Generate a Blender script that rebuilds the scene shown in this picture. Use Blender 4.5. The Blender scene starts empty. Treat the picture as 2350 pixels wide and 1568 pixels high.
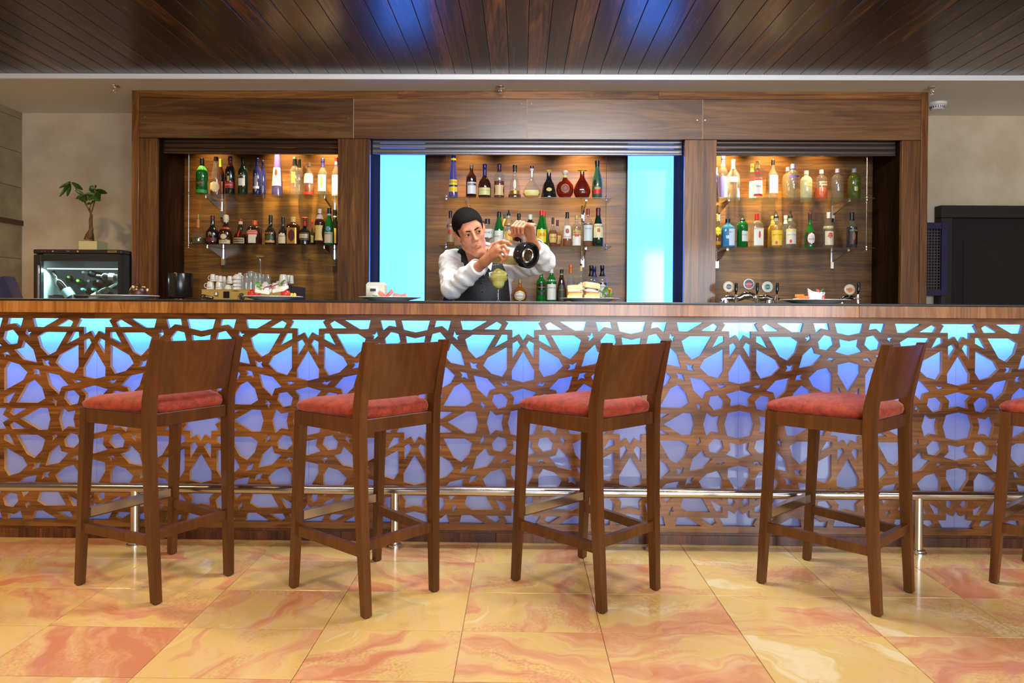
import bpy, bmesh, math, random
import numpy as np
from mathutils import Vector, Matrix, Euler

# ------------------------------------------------------------------ camera, light, exposure
W, H, F = 2350.0, 1568.0, 1567.0            # image size and focal length in pixels (24 mm on 36 mm)
PX, PY = 1175.0, 726.0                      # principal point (rising-front shift)
CAM = Vector((0.0, 0.0, 1.07))
YAW, PITCH, ROLL = 0.0128, -0.0070, 0.0065
RC = (Matrix.Rotation(YAW, 3, 'Z') @ Matrix.Rotation(math.pi/2 + PITCH, 3, 'X') @ Matrix.Rotation(ROLL, 3, 'Z'))

def ray(px, py):
    return RC @ Vector(((px-PX)/F, -(py-PY)/F, -1.0))
def at(px, py, Y):
    d = ray(px, py); t = (Y-CAM.y)/d.y
    return CAM + d*t
def atz(px, py, Z):
    d = ray(px, py); t = (Z-CAM.z)/d.z
    return CAM + d*t
def ppm(Y):
    return F/Y

scene = bpy.context.scene
COL = scene.collection
cam_data = bpy.data.cameras.new('camera')
cam_data.sensor_width = 36.0
cam_data.lens = 36.0*F/W
cam_data.shift_y = -(H/2-PY)/W
cam_data.clip_start = 0.05
cam = bpy.data.objects.new('camera', cam_data)
cam.matrix_world = Matrix.Translation(CAM) @ RC.to_4x4()
COL.objects.link(cam)
scene.camera = cam

scene.view_settings.view_transform = 'Standard'
scene.view_settings.look = 'None'
scene.view_settings.gamma = 1.0
scene.view_settings.use_curve_mapping = False
scene.view_settings.exposure = 0.0
scene.cycles.max_bounces = 10
scene.cycles.transparent_max_bounces = 24
scene.cycles.transmission_bounces = 10
scene.cycles.sample_clamp_indirect = 6.0
scene.cycles.caustics_reflective = False
scene.cycles.caustics_refractive = False

world = bpy.data.worlds.new('daylight')
scene.world = world
world.use_nodes = True
bgn = world.node_tree.nodes['Background']
bgn.inputs[0].default_value = (0.62, 0.76, 1.0, 1)
bgn.inputs[1].default_value = 1.0

def area(name, loc, rot, sx, sy, power, col, spread=None):
    l = bpy.data.lights.new(name, 'AREA'); l.shape = 'RECTANGLE'
    l.size, l.size_y, l.energy, l.color = sx, sy, power, col
    if spread: l.spread = spread
    o = bpy.data.objects.new(name, l); COL.objects.link(o)
    o.location = loc; o.rotation_euler = rot
    return o
def spot(name, loc, rot, power, col, ang=80, blend=0.6, r=0.03):
    l = bpy.data.lights.new(name, 'SPOT'); l.energy = power; l.color = col
    l.spot_size = math.radians(ang); l.spot_blend = blend; l.shadow_soft_size = r
    o = bpy.data.objects.new(name, l); COL.objects.link(o)
    o.location = loc; o.rotation_euler = rot
    return o
R = math.radians
REAR = -3.2                                  # rear (street side) wall with windows
# daylight entering by the three windows of the rear wall
for wx0, wx1, pw in ((-2.6, -1.2, 10), (0.2, 2.0, 200), (2.6, 4.4, 190)):
    area('window_daylight', ((wx0+wx1)/2, REAR-0.05, 1.55), (R(90), 0, 0), wx1-wx0, 1.7, pw, (0.80, 0.90, 1.0))
# warm downlights of the hall, recessed in the timber ceiling in front of the bar; the first is added, unseen, to warm the left wall
for lx, ly, pw in ((-3.4, 3.5, 165), (-3.2, 1.6, 110), (-1.6, 1.6, 85), (0.0, 1.6, 60), (1.6, 1.6, 40), (3.2, 1.6, 30),
                   (-2.4, -0.8, 60), (-0.4, -0.8, 50), (1.6, -0.8, 40)):
    spot('hall_and_fill_downlight', (lx, ly, 2.80), (0, 0, 0), pw, (1.0, 0.76, 0.46) if lx > -3 else (1.0, 0.66, 0.30), 130 if lx > -3 else 168, 0.8, 0.06)

# unseen neutral fill light, added to brighten the header, bartender and counter
area('added_fill_light', (0.40, 3.10, 2.80), (R(25), 0, 0), 1.6, 0.6, 130, (0.95, 0.97, 1.0))

# ------------------------------------------------------------------ helpers
def tag(o, label=None, cat=None, group=None, kind=None):
    if label: o['label'] = label
    if cat: o['category'] = cat
    if group: o['group'] = group
    if kind: o['kind'] = kind
    return o
def thing(name, label, cat, loc=(0, 0, 0), rz=0.0, group=None):
    o = bpy.data.objects.new(name, None); COL.objects.link(o)
    o.empty_display_size = 0.05
    o.location = loc; o.rotation_euler = (0, 0, rz)
    return tag(o, label, cat, group)

class MB:
    def __init__(s): s.v = []; s.f = []
    def add(s, vs, fs):
        n = len(s.v); s.v += [tuple(p) for p in vs]; s.f += [tuple(i+n for i in f) for f in fs]
        return s
    def box(s, x0, x1, y0, y1, z0, z1):
        x0, x1 = min(x0, x1), max(x0, x1); y0, y1 = min(y0, y1), max(y0, y1); z0, z1 = min(z0, z1), max(z0, z1)
        return s.add([(x0,y0,z0),(x1,y0,z0),(x1,y1,z0),(x0,y1,z0),(x0,y0,z1),(x1,y0,z1),(x1,y1,z1),(x0,y1,z1)],
                     [(0,3,2,1),(4,5,6,7),(0,1,5,4),(1,2,6,5),(2,3,7,6),(3,0,4,7)])
    def bbox(s, x0, x1, y0, y1, z0, z1, b=0.003, seg=1):
        bm = bmesh.new(); bmesh.ops.create_cube(bm, size=1)
        for v in bm.verts:
            v.co = Vector(((x0+x1)/2+v.co.x*abs(x1-x0), (y0+y1)/2+v.co.y*abs(y1-y0), (z0+z1)/2+v.co.z*abs(z1-z0)))
        bmesh.ops.bevel(bm, geom=list(bm.edges), offset=b, segments=seg, affect='EDGES', profile=0.5)
        return s.bm(bm)
    def bm(s, bm, M=None):
        bm.verts.index_update()
        vs = [(M @ v.co if M else v.co.copy()) for v in bm.verts]
        fs = [[v.index for v in f.verts] for f in bm.faces]
        bm.free(); return s.add(vs, fs)
    def hexa(s, p):            # 8 corners, bottom 4 then top 4 (ccw from above)
        return s.add(p, [(0,3,2,1),(4,5,6,7),(0,1,5,4),(1,2,6,5),(2,3,7,6),(3,0,4,7)])
    def beam(s, a, b, w, d, up=(0,0,1), w2=None, d2=None):
        """square bar from a to b, width w (across) depth d"""
        a, b = Vector(a), Vector(b); t = (b-a).normalized(); up = Vector(up)
        if abs(t.dot(up)) > 0.98: up = Vector((0,1,0))
        u = t.cross(up).normalized(); v = u.cross(t).normalized()
        w2 = w2 or w; d2 = d2 or d
        p = []
        for c, ww, dd in ((a, w, d), (b, w2, d2)):
            p += [c-u*ww/2-v*dd/2, c+u*ww/2-v*dd/2, c+u*ww/2+v*dd/2, c-u*ww/2+v*dd/2]
        return s.add(p, [(0,3,2,1),(4,5,6,7),(0,1,5,4),(1,2,6,5),(2,3,7,6),(3,0,4,7)])
    def tube(s, pts, r, n=12, caps=True):
        pts = [Vector(p) for p in pts]; m = len(pts)
        rs = r if isinstance(r, (list, tuple)) else [r]*m
        base = len(s.v); u = None
        for i, p in enumerate(pts):
            t = (pts[min(i+1, m-1)]-pts[max(i-1, 0)]).normalized()
            if u is None:
                u = t.cross(Vector((0,0,1)) if abs(t.z) < 0.9 else Vector((1,0,0))).normalized()
            else:
                u = (u - t*u.dot(t)).normalized()
            v = t.cross(u)
            for k in range(n):
                a = 2*math.pi*k/n
                s.v.append(tuple(p+(u*math.cos(a)+v*math.sin(a))*rs[i]))
        for i in range(m-1):
            for k in range(n):
                a = base+i*n+k; b = base+i*n+(k+1) % n
                s.f.append((a, b, b+n, a+n))
        if caps:
            s.f.append(tuple(base+k for k in reversed(range(n))))
            s.f.append(tuple(base+(m-1)*n+k for k in range(n)))
        return s
    def lathe(s, prof, n=20, c=(0,0,0), sq=1.0, ax=1.0, ay=1.0, flute=0.0, nf=0, cap=True):
        """prof: list of (r, z); sq<1 pushes the section to a rounded square; ax, ay squash"""
        base = len(s.v); m = len(prof)
        for r, z in prof:
            for k in range(n):
                a = 2*math.pi*(k+0.5)/n
                ca, sa = math.cos(a), math.sin(a)
                if sq < 1.0:
                    q = (abs(ca)**(2/sq)+abs(sa)**(2/sq))**(-sq/2)
                else: q = 1.0
                rr = r*q*(1+flute*math.cos(nf*a))
                s.v.append((c[0]+rr*ca*ax, c[1]+rr*sa*ay, c[2]+z))
        for i in range(m-1):
            for k in range(n):
                a = base+i*n+k; b = base+i*n+(k+1) % n
                s.f.append((a, b, b+n, a+n))
        if cap:
            s.f.append(tuple(base+k for k in reversed(range(n))))
            s.f.append(tuple(base+(m-1)*n+k for k in range(n)))
        return s
    def ball(s, c, r, n=10, sc=(1,1,1)):
        pr = [(r*math.sin(math.pi*i/n) + 1e-5, -r*math.cos(math.pi*i/n)) for i in range(n+1)]
        k = len(s.v); s.lathe(pr, n*2)
        for i in range(k, len(s.v)):
            x, y, z = s.v[i]; s.v[i] = (c[0]+x*sc[0], c[1]+y*sc[1], c[2]+z*sc[2])
        return s
    def prism(s, poly, y0, y1):
        """poly in x,z; extruded along y"""
        n = len(poly)
        vs = [(x, y0, z) for x, z in poly]+[(x, y1, z) for x, z in poly]
        fs = [tuple(range(n)), tuple(reversed(range(n, 2*n)))]+[(i, i+n, (i+1) % n+n, (i+1) % n) for i in range(n)]
        return s.add(vs, fs)
    def xform(s, M, start=0):
        s.v[start:] = [tuple(M @ Vector(p)) for p in s.v[start:]]
        return s
    def mesh(s, name, smooth=False, ang=35):
        me = bpy.data.meshes.new(name)
        me.from_pydata(s.v, [], s.f); me.update()
        bm = bmesh.new(); bm.from_mesh(me)
        bmesh.ops.recalc_face_normals(bm, faces=bm.faces); bm.to_mesh(me); bm.free()
        if smooth:
            me.shade_smooth()
            try: me.set_sharp_from_angle(angle=math.radians(ang))
            except Exception: pass
        return me
    def build(s, name, mat, parent=None, smooth=False, ang=35, loc=None):
        me = s.mesh(name, smooth, ang)
        me.materials.append(mat)
        return link(name, me, parent, loc)
def link(name, me, parent=None, loc=None):
    o = bpy.data.objects.new(name, me); COL.objects.link(o)
    if parent is not None: o.parent = parent
    if loc is not None: o.location = loc
    return o
def box_obj(name, mat, x0, x1, y0, y1, z0, z1, parent=None, b=0.0):
    m = MB()
    m.bbox(x0, x1, y0, y1, z0, z1, b) if b else m.box(x0, x1, y0, y1, z0, z1)
    return m.build(name, mat, parent)
def copy_tree(o, parent=None):
    c = o.copy(); COL.objects.link(c)
    if parent is not None: c.parent = parent
    for ch in o.children: copy_tree(ch, c)
    return c
def structure(o): o['kind'] = 'structure'; return o

# ------------------------------------------------------------------ materials
def newmat(name):
    m = bpy.data.materials.new(name); m.use_nodes = True
    nt = m.node_tree
    return m, nt, nt.nodes['Principled BSDF']
def srgb(r, g, b):
    f = lambda c: (c/255/12.92) if c/255 <= 0.04045 else ((c/255+0.055)/1.055)**2.4
    return (f(r), f(g), f(b), 1)
_plain = {}
def plain(name, col, rough=0.5, metal=0.0, coat=0.0, emit=None, estr=0.0, spec=None):
    if name in _plain: return _plain[name]
    m, nt, b = newmat(name)
    b.inputs['Base Color'].default_value = col if len(col) == 4 else (*col, 1)
    b.inputs['Roughness'].default_value = rough; b.inputs['Metallic'].default_value = metal
    b.inputs['Coat Weight'].default_value = coat; b.inputs['Coat Roughness'].default_value = 0.05
    if spec is not None: b.inputs['Specular IOR Level'].default_value = spec
    if emit:
        b.inputs['Emission Color'].default_value = emit if len(emit) == 4 else (*emit, 1)
        b.inputs['Emission Strength'].default_value = estr
    _plain[name] = m
    return m
def N(nt, typ, **kw):
    n = nt.nodes.new(typ)
    for k, v in kw.items():
        if hasattr(n, k): setattr(n, k, v)
        else: n.inputs[k.replace('_', ' ')].default_value = v
    return n
def ramp(nt, fac, stops):
    r = nt.nodes.new('ShaderNodeValToRGB'); e = r.color_ramp.elements
    while len(e) < len(stops): e.new(0.5)
    for i, (p, c) in enumerate(stops):
        e[i].position = p; e[i].color = c
    nt.links.new(fac, r.inputs[0]); return r.outputs[0]
def objcoords(nt, spread=13.0):
    tc = nt.nodes.new('ShaderNodeTexCoord'); oi = nt.nodes.new('ShaderNodeObjectInfo')
    mu = N(nt, 'ShaderNodeVectorMath', operation='SCALE'); mu.inputs[3].default_value = spread
    cmb = nt.nodes.new('ShaderNodeCombineXYZ')
    for i in range(3): nt.links.new(oi.outputs['Random'], cmb.inputs[i])
    nt.links.new(cmb.outputs[0], mu.inputs[0])
    ad = N(nt, 'ShaderNodeVectorMath', operation='ADD')
    nt.links.new(tc.outputs['Object'], ad.inputs[0]); nt.links.new(mu.outputs[0], ad.inputs[1])
    return ad.outputs[0], oi.outputs['Random']
def wood(name, dark, mid, light, axis='X', scale=1.0, rough=0.38, coat=0.25, crough=0.12, stripe=1.0, var=0.25, bump=0.06, rings=1.0):
    m, nt, b = newmat(name)
    co, rnd = objcoords(nt)
    sc = {'X': (0.55, 7, 7), 'Y': (7, 0.55, 7), 'Z': (7, 7, 0.55)}[axis]
    mp = nt.nodes.new('ShaderNodeMapping'); nt.links.new(co, mp.inputs[0])
    mp.inputs['Scale'].default_value = tuple(q*scale for q in sc)
    n1 = N(nt, 'ShaderNodeTexNoise', Scale=1.0, Detail=5.0, Roughness=0.6, Distortion=0.9)
    nt.links.new(mp.outputs[0], n1.inputs['Vector'])
    mp2 = nt.nodes.new('ShaderNodeMapping'); nt.links.new(co, mp2.inputs[0])
    mp2.inputs['Scale'].default_value = tuple(q*scale*(9 if q > 1 else 4) for q in sc)
    n2 = N(nt, 'ShaderNodeTexNoise', Scale=1.0, Detail=3.0, Roughness=0.6)
    nt.links.new(mp2.outputs[0], n2.inputs['Vector'])
    k1 = N(nt, 'ShaderNodeMath', operation='MULTIPLY'); k1.inputs[1].default_value = 70.0
    nt.links.new(n1.outputs[0], k1.inputs[0])
    k2 = N(nt, 'ShaderNodeMath', operation='SINE'); nt.links.new(k1.outputs[0], k2.inputs[0])
    k3 = N(nt, 'ShaderNodeMath', operation='MULTIPLY_ADD'); k3.inputs[1].default_value = 0.045*rings; nt.links.new(k2.outputs[0], k3.inputs[0])
    mix = N(nt, 'ShaderNodeMix', data_type='FLOAT'); mix.inputs[0].default_value = 0.34
    nt.links.new(n1.outputs[0], mix.inputs[2]); nt.links.new(n2.outputs[0], mix.inputs[3])
    nt.links.new(mix.outputs[0], k3.inputs[2]); mix = k3
    c = ramp(nt, mix.outputs[0], [(0.5-0.16*stripe, dark), (0.5, mid), (0.5+0.16*stripe, light)])
    hs = nt.nodes.new('ShaderNodeHueSaturation'); nt.links.new(c, hs.inputs['Color'])
    mr = N(nt, 'ShaderNodeMapRange'); nt.links.new(rnd, mr.inputs[0])
    mr.inputs[3].default_value = 1-var; mr.inputs[4].default_value = 1+var
    nt.links.new(mr.outputs[0], hs.inputs['Value'])
    nt.links.new(hs.outputs[0], b.inputs['Base Color'])
    b.inputs['Roughness'].default_value = rough
    b.inputs['Coat Weight'].default_value = coat; b.inputs['Coat Roughness'].default_value = crough
    if bump:
        bp = N(nt, 'ShaderNodeBump', Strength=bump, Distance=0.002)
        nt.links.new(n2.outputs[0], bp.inputs['Height']); nt.links.new(bp.outputs[0], b.inputs['Normal'])
    return m
def noisy(name, c1, c2, scale=4.0, rough=0.6, detail=5.0, coat=0.0, bump=0.0, lo=0.35, hi=0.65, metal=0.0):
    m, nt, b = newmat(name)
    co, rnd = objcoords(nt)
    n1 = N(nt, 'ShaderNodeTexNoise', Scale=scale, Detail=detail, Roughness=0.6)
    nt.links.new(co, n1.inputs['Vector'])
    nt.links.new(ramp(nt, n1.outputs[0], [(lo, c1), (hi, c2)]), b.inputs['Base Color'])
    b.inputs['Roughness'].default_value = rough; b.inputs['Coat Weight'].default_value = coat
    b.inputs['Metallic'].default_value = metal
    if bump:
        bp = N(nt, 'ShaderNodeBump', Strength=bump, Distance=0.004)
        nt.links.new(n1.outputs[0], bp.inputs['Height']); nt.links.new(bp.outputs[0], b.inputs['Normal'])
    return m
def emitmat(name, col, s):
    m = bpy.data.materials.new(name); m.use_nodes = True; nt = m.node_tree
    nt.nodes.remove(nt.nodes['Principled BSDF'])
    e = N(nt, 'ShaderNodeEmission'); e.inputs[0].default_value = (*col, 1); e.inputs[1].default_value = s
    nt.links.new(e.outputs[0], nt.nodes['Material Output'].inputs[0])
    return m
def thin_glass(name, tint, refl=1.0, rough=0.02, body=0.0, bodycol=None, ior=1.5):
    """sheet or vessel glass: tinted see-through plus Fresnel gloss, optional milky body"""
    m = bpy.data.materials.new(name); m.use_nodes = True; nt = m.node_tree
    nt.nodes.remove(nt.nodes['Principled BSDF'])
    tr = N(nt, 'ShaderNodeBsdfTransparent'); tr.inputs[0].default_value = (*tint[:3], 1)
    gl = N(nt, 'ShaderNodeBsdfGlossy'); gl.inputs['Roughness'].default_value = rough
    gl.inputs[0].default_value = (refl, refl, refl, 1)
    fr = N(nt, 'ShaderNodeFresnel')
    ge = nt.nodes.new('ShaderNodeNewGeometry'); ma = N(nt, 'ShaderNodeMath', operation='MULTIPLY_ADD')
    nt.links.new(ge.outputs['Backfacing'], ma.inputs[0]); ma.inputs[1].default_value = 1/ior-ior; ma.inputs[2].default_value = ior
    nt.links.new(ma.outputs[0], fr.inputs[0])      # same reflectance from both sides of the thin wall
    mx = nt.nodes.new('ShaderNodeMixShader'); nt.links.new(fr.outputs[0], mx.inputs[0])
    src = tr.outputs[0]
    if body > 0:
        df = N(nt, 'ShaderNodeBsdfDiffuse'); df.inputs[0].default_value = (*(bodycol or tint)[:3], 1)
        m2 = nt.nodes.new('ShaderNodeMixShader'); m2.inputs[0].default_value = body
        nt.links.new(src, m2.inputs[1]); nt.links.new(df.outputs[0], m2.inputs[2]); src = m2.outputs[0]
    nt.links.new(src, mx.inputs[1]); nt.links.new(gl.outputs[0], mx.inputs[2])
    nt.links.new(mx.outputs[0], nt.nodes['Material Output'].inputs[0])
    return m

M_WALNUT_X = wood('walnut_horizontal', srgb(64,34,11), srgb(110,66,25), srgb(148,98,44), 'X', 1.0)
M_WALNUT_Z = wood('walnut_vertical', srgb(62,33,10), srgb(108,64,23), srgb(146,96,42), 'Z', 1.0)
M_HEADER = wood('walnut_header', srgb(64,38,16), srgb(102,64,30), srgb(136,92,50), 'X', 0.7, rough=0.38, coat=0.6, crough=0.28, var=0.12)
M_NICHE = wood('niche_veneer', srgb(58,32,8), srgb(96,60,19), srgb(126,86,32), 'X', 0.8, rough=0.45, coat=0.15, crough=0.25, var=0.05)
M_FASCIA = wood('fascia_veneer', srgb(112,62,22), srgb(160,100,42), srgb(190,130,64), 'Z', 1.0, rough=0.35, coat=0.3)
M_LATTICE = wood('lattice_veneer', srgb(66,34,10), srgb(122,72,27), srgb(158,102,46), 'X', 1.1, rough=0.33, coat=0.3, crough=0.15, var=0.12)
M_PLINTH = wood('plinth_veneer', srgb(46,20,8), srgb(84,42,18), srgb(120,66,30), 'Z', 1.3, rough=0.4)
M_STOOL = wood('stool_stain', srgb(64,33,10), srgb(87,48,15), srgb(106,61,22), 'Z', 1.0, rough=0.36, coat=0.15, crough=0.2, var=0.05, bump=0.03, rings=0.0)
M_CEIL = wood('ceiling_walnut', srgb(15,8,5), srgb(32,18,11), srgb(140,86,48), 'Y', 0.75, rough=0.34, coat=0.45, crough=0.24, stripe=1.5, var=0.4)
M_DARKWOOD = wood('dark_wenge', srgb(20,10,7), srgb(32,17,11), srgb(44,25,16), 'Z', 1.0, rough=0.4, var=0.05)
M_CHROME = plain('chrome', (0.86, 0.86, 0.88), 0.08, 1.0)
M_STEEL = plain('brushed_steel', (0.60, 0.575, 0.53), 0.2, 1.0)
M_BLACK = plain('black_gloss', (0.012, 0.012, 0.014), 0.12)
M_BLACKM = plain('black_matt', (0.016, 0.016, 0.018), 0.45)
M_WHITE = plain('white_ceramic', (0.82, 0.81, 0.78), 0.2, coat=0.3)
M_SHELFGLASS = thin_glass('shelf_glass', (0.86, 0.94, 0.90), 0.9, 0.02)
M_CLEARGLASS = thin_glass('clear_glass', (0.93, 0.95, 0.95), 1.0, 0.02)
# ------------------------------------------------------------------ room shell
YB = 5.97                                   # back wall
XL, XR = -4.40, 5.0
ZC, ZW = 2.79, 2.825                        # plaster soffit, timber ceiling
YE = 5.07                                   # edge between the two ceilings
YBAR = 3.16                                 # face of the bar lattice
random.seed(7)

def marble(name):
    m, nt, b = newmat(name)
    tc = nt.nodes.new('ShaderNodeTexCoord'); oi = nt.nodes.new('ShaderNodeObjectInfo')
    vr = N(nt, 'ShaderNodeVectorRotate', rotation_type='Z_AXIS')
    ml = N(nt, 'ShaderNodeMath', operation='MULTIPLY'); ml.inputs[1].default_value = 43.0
    nt.links.new(oi.outputs['Random'], ml.inputs[0]); nt.links.new(ml.outputs[0], vr.inputs['Angle'])
    nt.links.new(tc.outputs['Object'], vr.inputs['Vector'])
    ad = N(nt, 'ShaderNodeVectorMath', operation='ADD'); cb = nt.nodes.new('ShaderNodeCombineXYZ')
    m2 = N(nt, 'ShaderNodeMath', operation='MULTIPLY'); m2.inputs[1].default_value = 91.0
    nt.links.new(oi.outputs['Random'], m2.inputs[0])
    for i in range(3): nt.links.new(m2.outputs[0], cb.inputs[i])
    nt.links.new(vr.outputs[0], ad.inputs[0]); nt.links.new(cb.outputs[0], ad.inputs[1])
    # warp
    nw = N(nt, 'ShaderNodeTexNoise', Scale=2.6, Detail=3.0, Roughness=0.55); nt.links.new(ad.outputs[0], nw.inputs['Vector'])
    sc = N(nt, 'ShaderNodeVectorMath', operation='SCALE'); sc.inputs[3].default_value = 0.5
    nt.links.new(nw.outputs['Color'], sc.inputs[0])
    a2 = N(nt, 'ShaderNodeVectorMath', operation='ADD'); nt.links.new(ad.outputs[0], a2.inputs[0]); nt.links.new(sc.outputs[0], a2.inputs[1])
    mp = nt.nodes.new('ShaderNodeMapping'); mp.inputs['Scale'].default_value = (1.4, 7.0, 1.0)
    nt.links.new(a2.outputs[0], mp.inputs[0])
    nb = N(nt, 'ShaderNodeTexNoise', Scale=1.0, Detail=4.0, Roughness=0.62); nt.links.new(mp.outputs[0], nb.inputs['Vector'])
    rs = N(nt, 'ShaderNodeMapRange'); nt.links.new(oi.outputs['Random'], rs.inputs[0]); rs.inputs[3].default_value = -0.060; rs.inputs[4].default_value = 0.060
    sa = N(nt, 'ShaderNodeMath', operation='ADD'); nt.links.new(nb.outputs[0], sa.inputs[0]); nt.links.new(rs.outputs[0], sa.inputs[1])
    c1 = ramp(nt, sa.outputs[0], [(0.33, srgb(206,136,98)), (0.44, srgb(220,168,120)), (0.51, srgb(224,190,126)), (0.60, srgb(220,186,112)), (0.70, srgb(232,212,168))])
    ns = N(nt, 'ShaderNodeTexNoise', Scale=90.0, Detail=2.0, Roughness=0.7); nt.links.new(ad.outputs[0], ns.inputs['Vector'])
    n3 = N(nt, 'ShaderNodeTexNoise', Scale=3.4, Detail=2.0); nt.links.new(a2.outputs[0], n3.inputs['Vector'])
    f3 = ramp(nt, n3.outputs[0], [(0.5, (0,0,0,1)), (0.62, (1,1,1,1))])
    f4 = ramp(nt, ns.outputs[0], [(0.40, (0,0,0,1)), (0.75, (.8,.8,.8,1))])
    mm = N(nt, 'ShaderNodeMath', operation='MULTIPLY'); nt.links.new(f3, mm.inputs[0]); nt.links.new(f4, mm.inputs[1])
    mx = N(nt, 'ShaderNodeMix', data_type='RGBA'); nt.links.new(mm.outputs[0], mx.inputs[0])
    nt.links.new(c1, mx.inputs[6]); mx.inputs[7].default_value = srgb(202, 130, 94)
    nt.links.new(mx.outputs[2], b.inputs['Base Color'])
    b.inputs['Roughness'].default_value = 0.16; b.inputs['Coat Weight'].default_value = 0.15
    return m
M_MARBLE = marble('rainbow_marble')
M_GROUT = plain('grout', srgb(176, 146, 104), 0.8)
M_PLASTER = noisy('venetian_plaster', srgb(198,178,150), srgb(214,196,170), 3.5, 0.55, 6, bump=0.05)
M_SOFFIT = plain('soffit_paint', srgb(226,226,222), 0.7)
M_LIP = plain('white_paint', srgb(238,238,238), 0.5)
M_STONE = noisy('wall_stone', srgb(134,120,92), srgb(160,146,114), 5.0, 0.5, 6, bump=0.04)
M_STONEJ = plain('stone_joint', srgb(120,110,92), 0.8)

# floor: sub-bed plus individually laid tiles (joint lines measured from the photograph)
fl = structure(box_obj('floor', M_GROUT, XL-0.1, XR+0.1, REAR-0.1, YB+0.1, -0.08, -0.006))
TW, TD = 0.466, 0.3125
gx0 = atz(1360, 1523, 0).x - 0.05 + 0.0; 
x_ref = atz(1399, 1524, 0).x; y_ref = atz(1175, 1450, 0).y
tile_me = MB().bbox(-TW/2+0.0012, TW/2-0.0012, -TD/2+0.0012, TD/2-0.0012, -0.02, 0.0, 0.0008).mesh('tile')
tile_me.materials.append(M_MARBLE)
ix0 = math.floor((-3.3-x_ref)/TW); ix1 = math.ceil((3.3-x_ref)/TW)
for iy in range(-7, 4):
    for ix in range(ix0, ix1):
        o = link('tile', tile_me, fl, (x_ref+(ix+0.5)*TW, y_ref+(iy+0.5)*TD, 0.0))
# plain marble slabs fill the rest of the hall floor
def slab(x0, x1, y0, y1):
    o = box_obj('marble_slab', M_MARBLE, x0, x1, y0, y1, -0.02, 0.0, fl)
xa, xb = x_ref+ix0*TW, x_ref+ix1*TW
ya, yb_ = y_ref-7*TD, y_ref+4*TD
slab(XL, XR, REAR, ya); slab(XL, xa, ya, YB); slab(xb, XR, ya, YB); slab(xa, xb, yb_, YB)

# timber ceiling: boards running towards the bar
ce = structure(box_obj('ceiling', M_BLACKM, XL-0.1, XR+0.1, REAR-0.1, YE, ZW+0.016, ZW+0.06))
PW = 0.1335
px_ref = at(1003.6, 171, YE).x
pl_me = MB().bbox(-PW/2+0.0016, PW/2-0.0016, REAR, YE, -0.008, 0.008, 0.0018).mesh('plank')
pl_me.materials.append(M_CEIL)
k0 = math.floor((XL-px_ref)/PW)
for k in range(k0, math.ceil((XR-px_ref)/PW)):
    link('plank', pl_me, ce, (px_ref+(k+0.5)*PW, 0, ZW+0.008))
so = structure(box_obj('ceiling_soffit', M_SOFFIT, XL-0.1, XR+0.1, YE+0.004, YB+0.1, ZC, ZC+0.12))
structure(box_obj('trim_1', M_LIP, XL, XR, YE-0.004, YE+0.014, ZC-0.002, ZW+0.012))

# walls
structure(box_obj('wall_back', M_PLASTER, XL-0.1, XR+0.1, YB, YB+0.1, 0, ZC))
structure(box_obj('wall_right', M_PLASTER, XR, XR+0.1, REAR, YB, 0, ZW+0.02))
wl = structure(box_obj('wall_left', M_STONEJ, XL-0.1, XL-0.012, REAR, YB, 0, ZW+0.02))
zt = [0.0]
z_j = [at(43, y, YB).z for y in (595, 513, 432, 352, 275)]
zt = [0.0, z_j[0]-0.93, z_j[0]-0.62, z_j[0]-0.31]+z_j+[ZW]
for i in range(len(zt)-1):
    for j in range(6):
        y1 = YB-0.002-j*0.62 - (0.31 if i % 2 else 0); y0 = y1-0.617
        if y0 < 2.0 or zt[i+1]-zt[i] < 0.02: continue
        box_obj('stone_tile', M_STONE, XL-0.013, XL, y0, min(y1, YB-0.001), zt[i]+0.0015, zt[i+1]-0.0015, wl, 0.0015)
    if i % 2:
        box_obj('stone_tile', M_STONE, XL-0.013, XL, YB-0.31, YB-0.003, zt[i]+0.0015, zt[i+1]-0.0015, wl, 0.0015)
zz = at(43, 513, YB).z
structure(box_obj('trim_2', wood('trim_mahogany', srgb(50,18,10), srgb(70,26,14), srgb(88,36,20), 'Y'), XL-0.002, XL+0.012, 2.0, YB-0.002, zz-0.022, zz+0.022))
# rear wall (behind the camera) with three windows
wr = MB()
edges = [XL-0.1, -2.6, -1.2, 0.2, 2.0, 2.6, 4.4, XR+0.1]
for i in range(0, 7, 2): wr.box(edges[i], edges[i+1], REAR-0.12, REAR, 0, ZW+0.02)
for i in range(1, 7, 2):
    wr.box(edges[i], edges[i+1], REAR-0.12, REAR, 0, 0.7); wr.box(edges[i], edges[i+1], REAR-0.12, REAR, 2.4, ZW+0.02)
structure(wr.build('wall_rear', M_PLASTER))
for n_, i in enumerate(range(1, 7, 2)):
    x0, x1 = edges[i], edges[i+1]
    wf = MB()
    for a in (x0+0.025, (x0+x1)/2, x1-0.025): wf.box(a-0.025, a+0.025, REAR-0.04, REAR+0.0, 0.7, 2.4)
    for z in (0.725, 2.375): wf.box(x0, x1, REAR-0.04, REAR+0.0, z-0.025, z+0.025)
    structure(wf.build('window_%d' % (n_+1), M_DARKWOOD))

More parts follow.
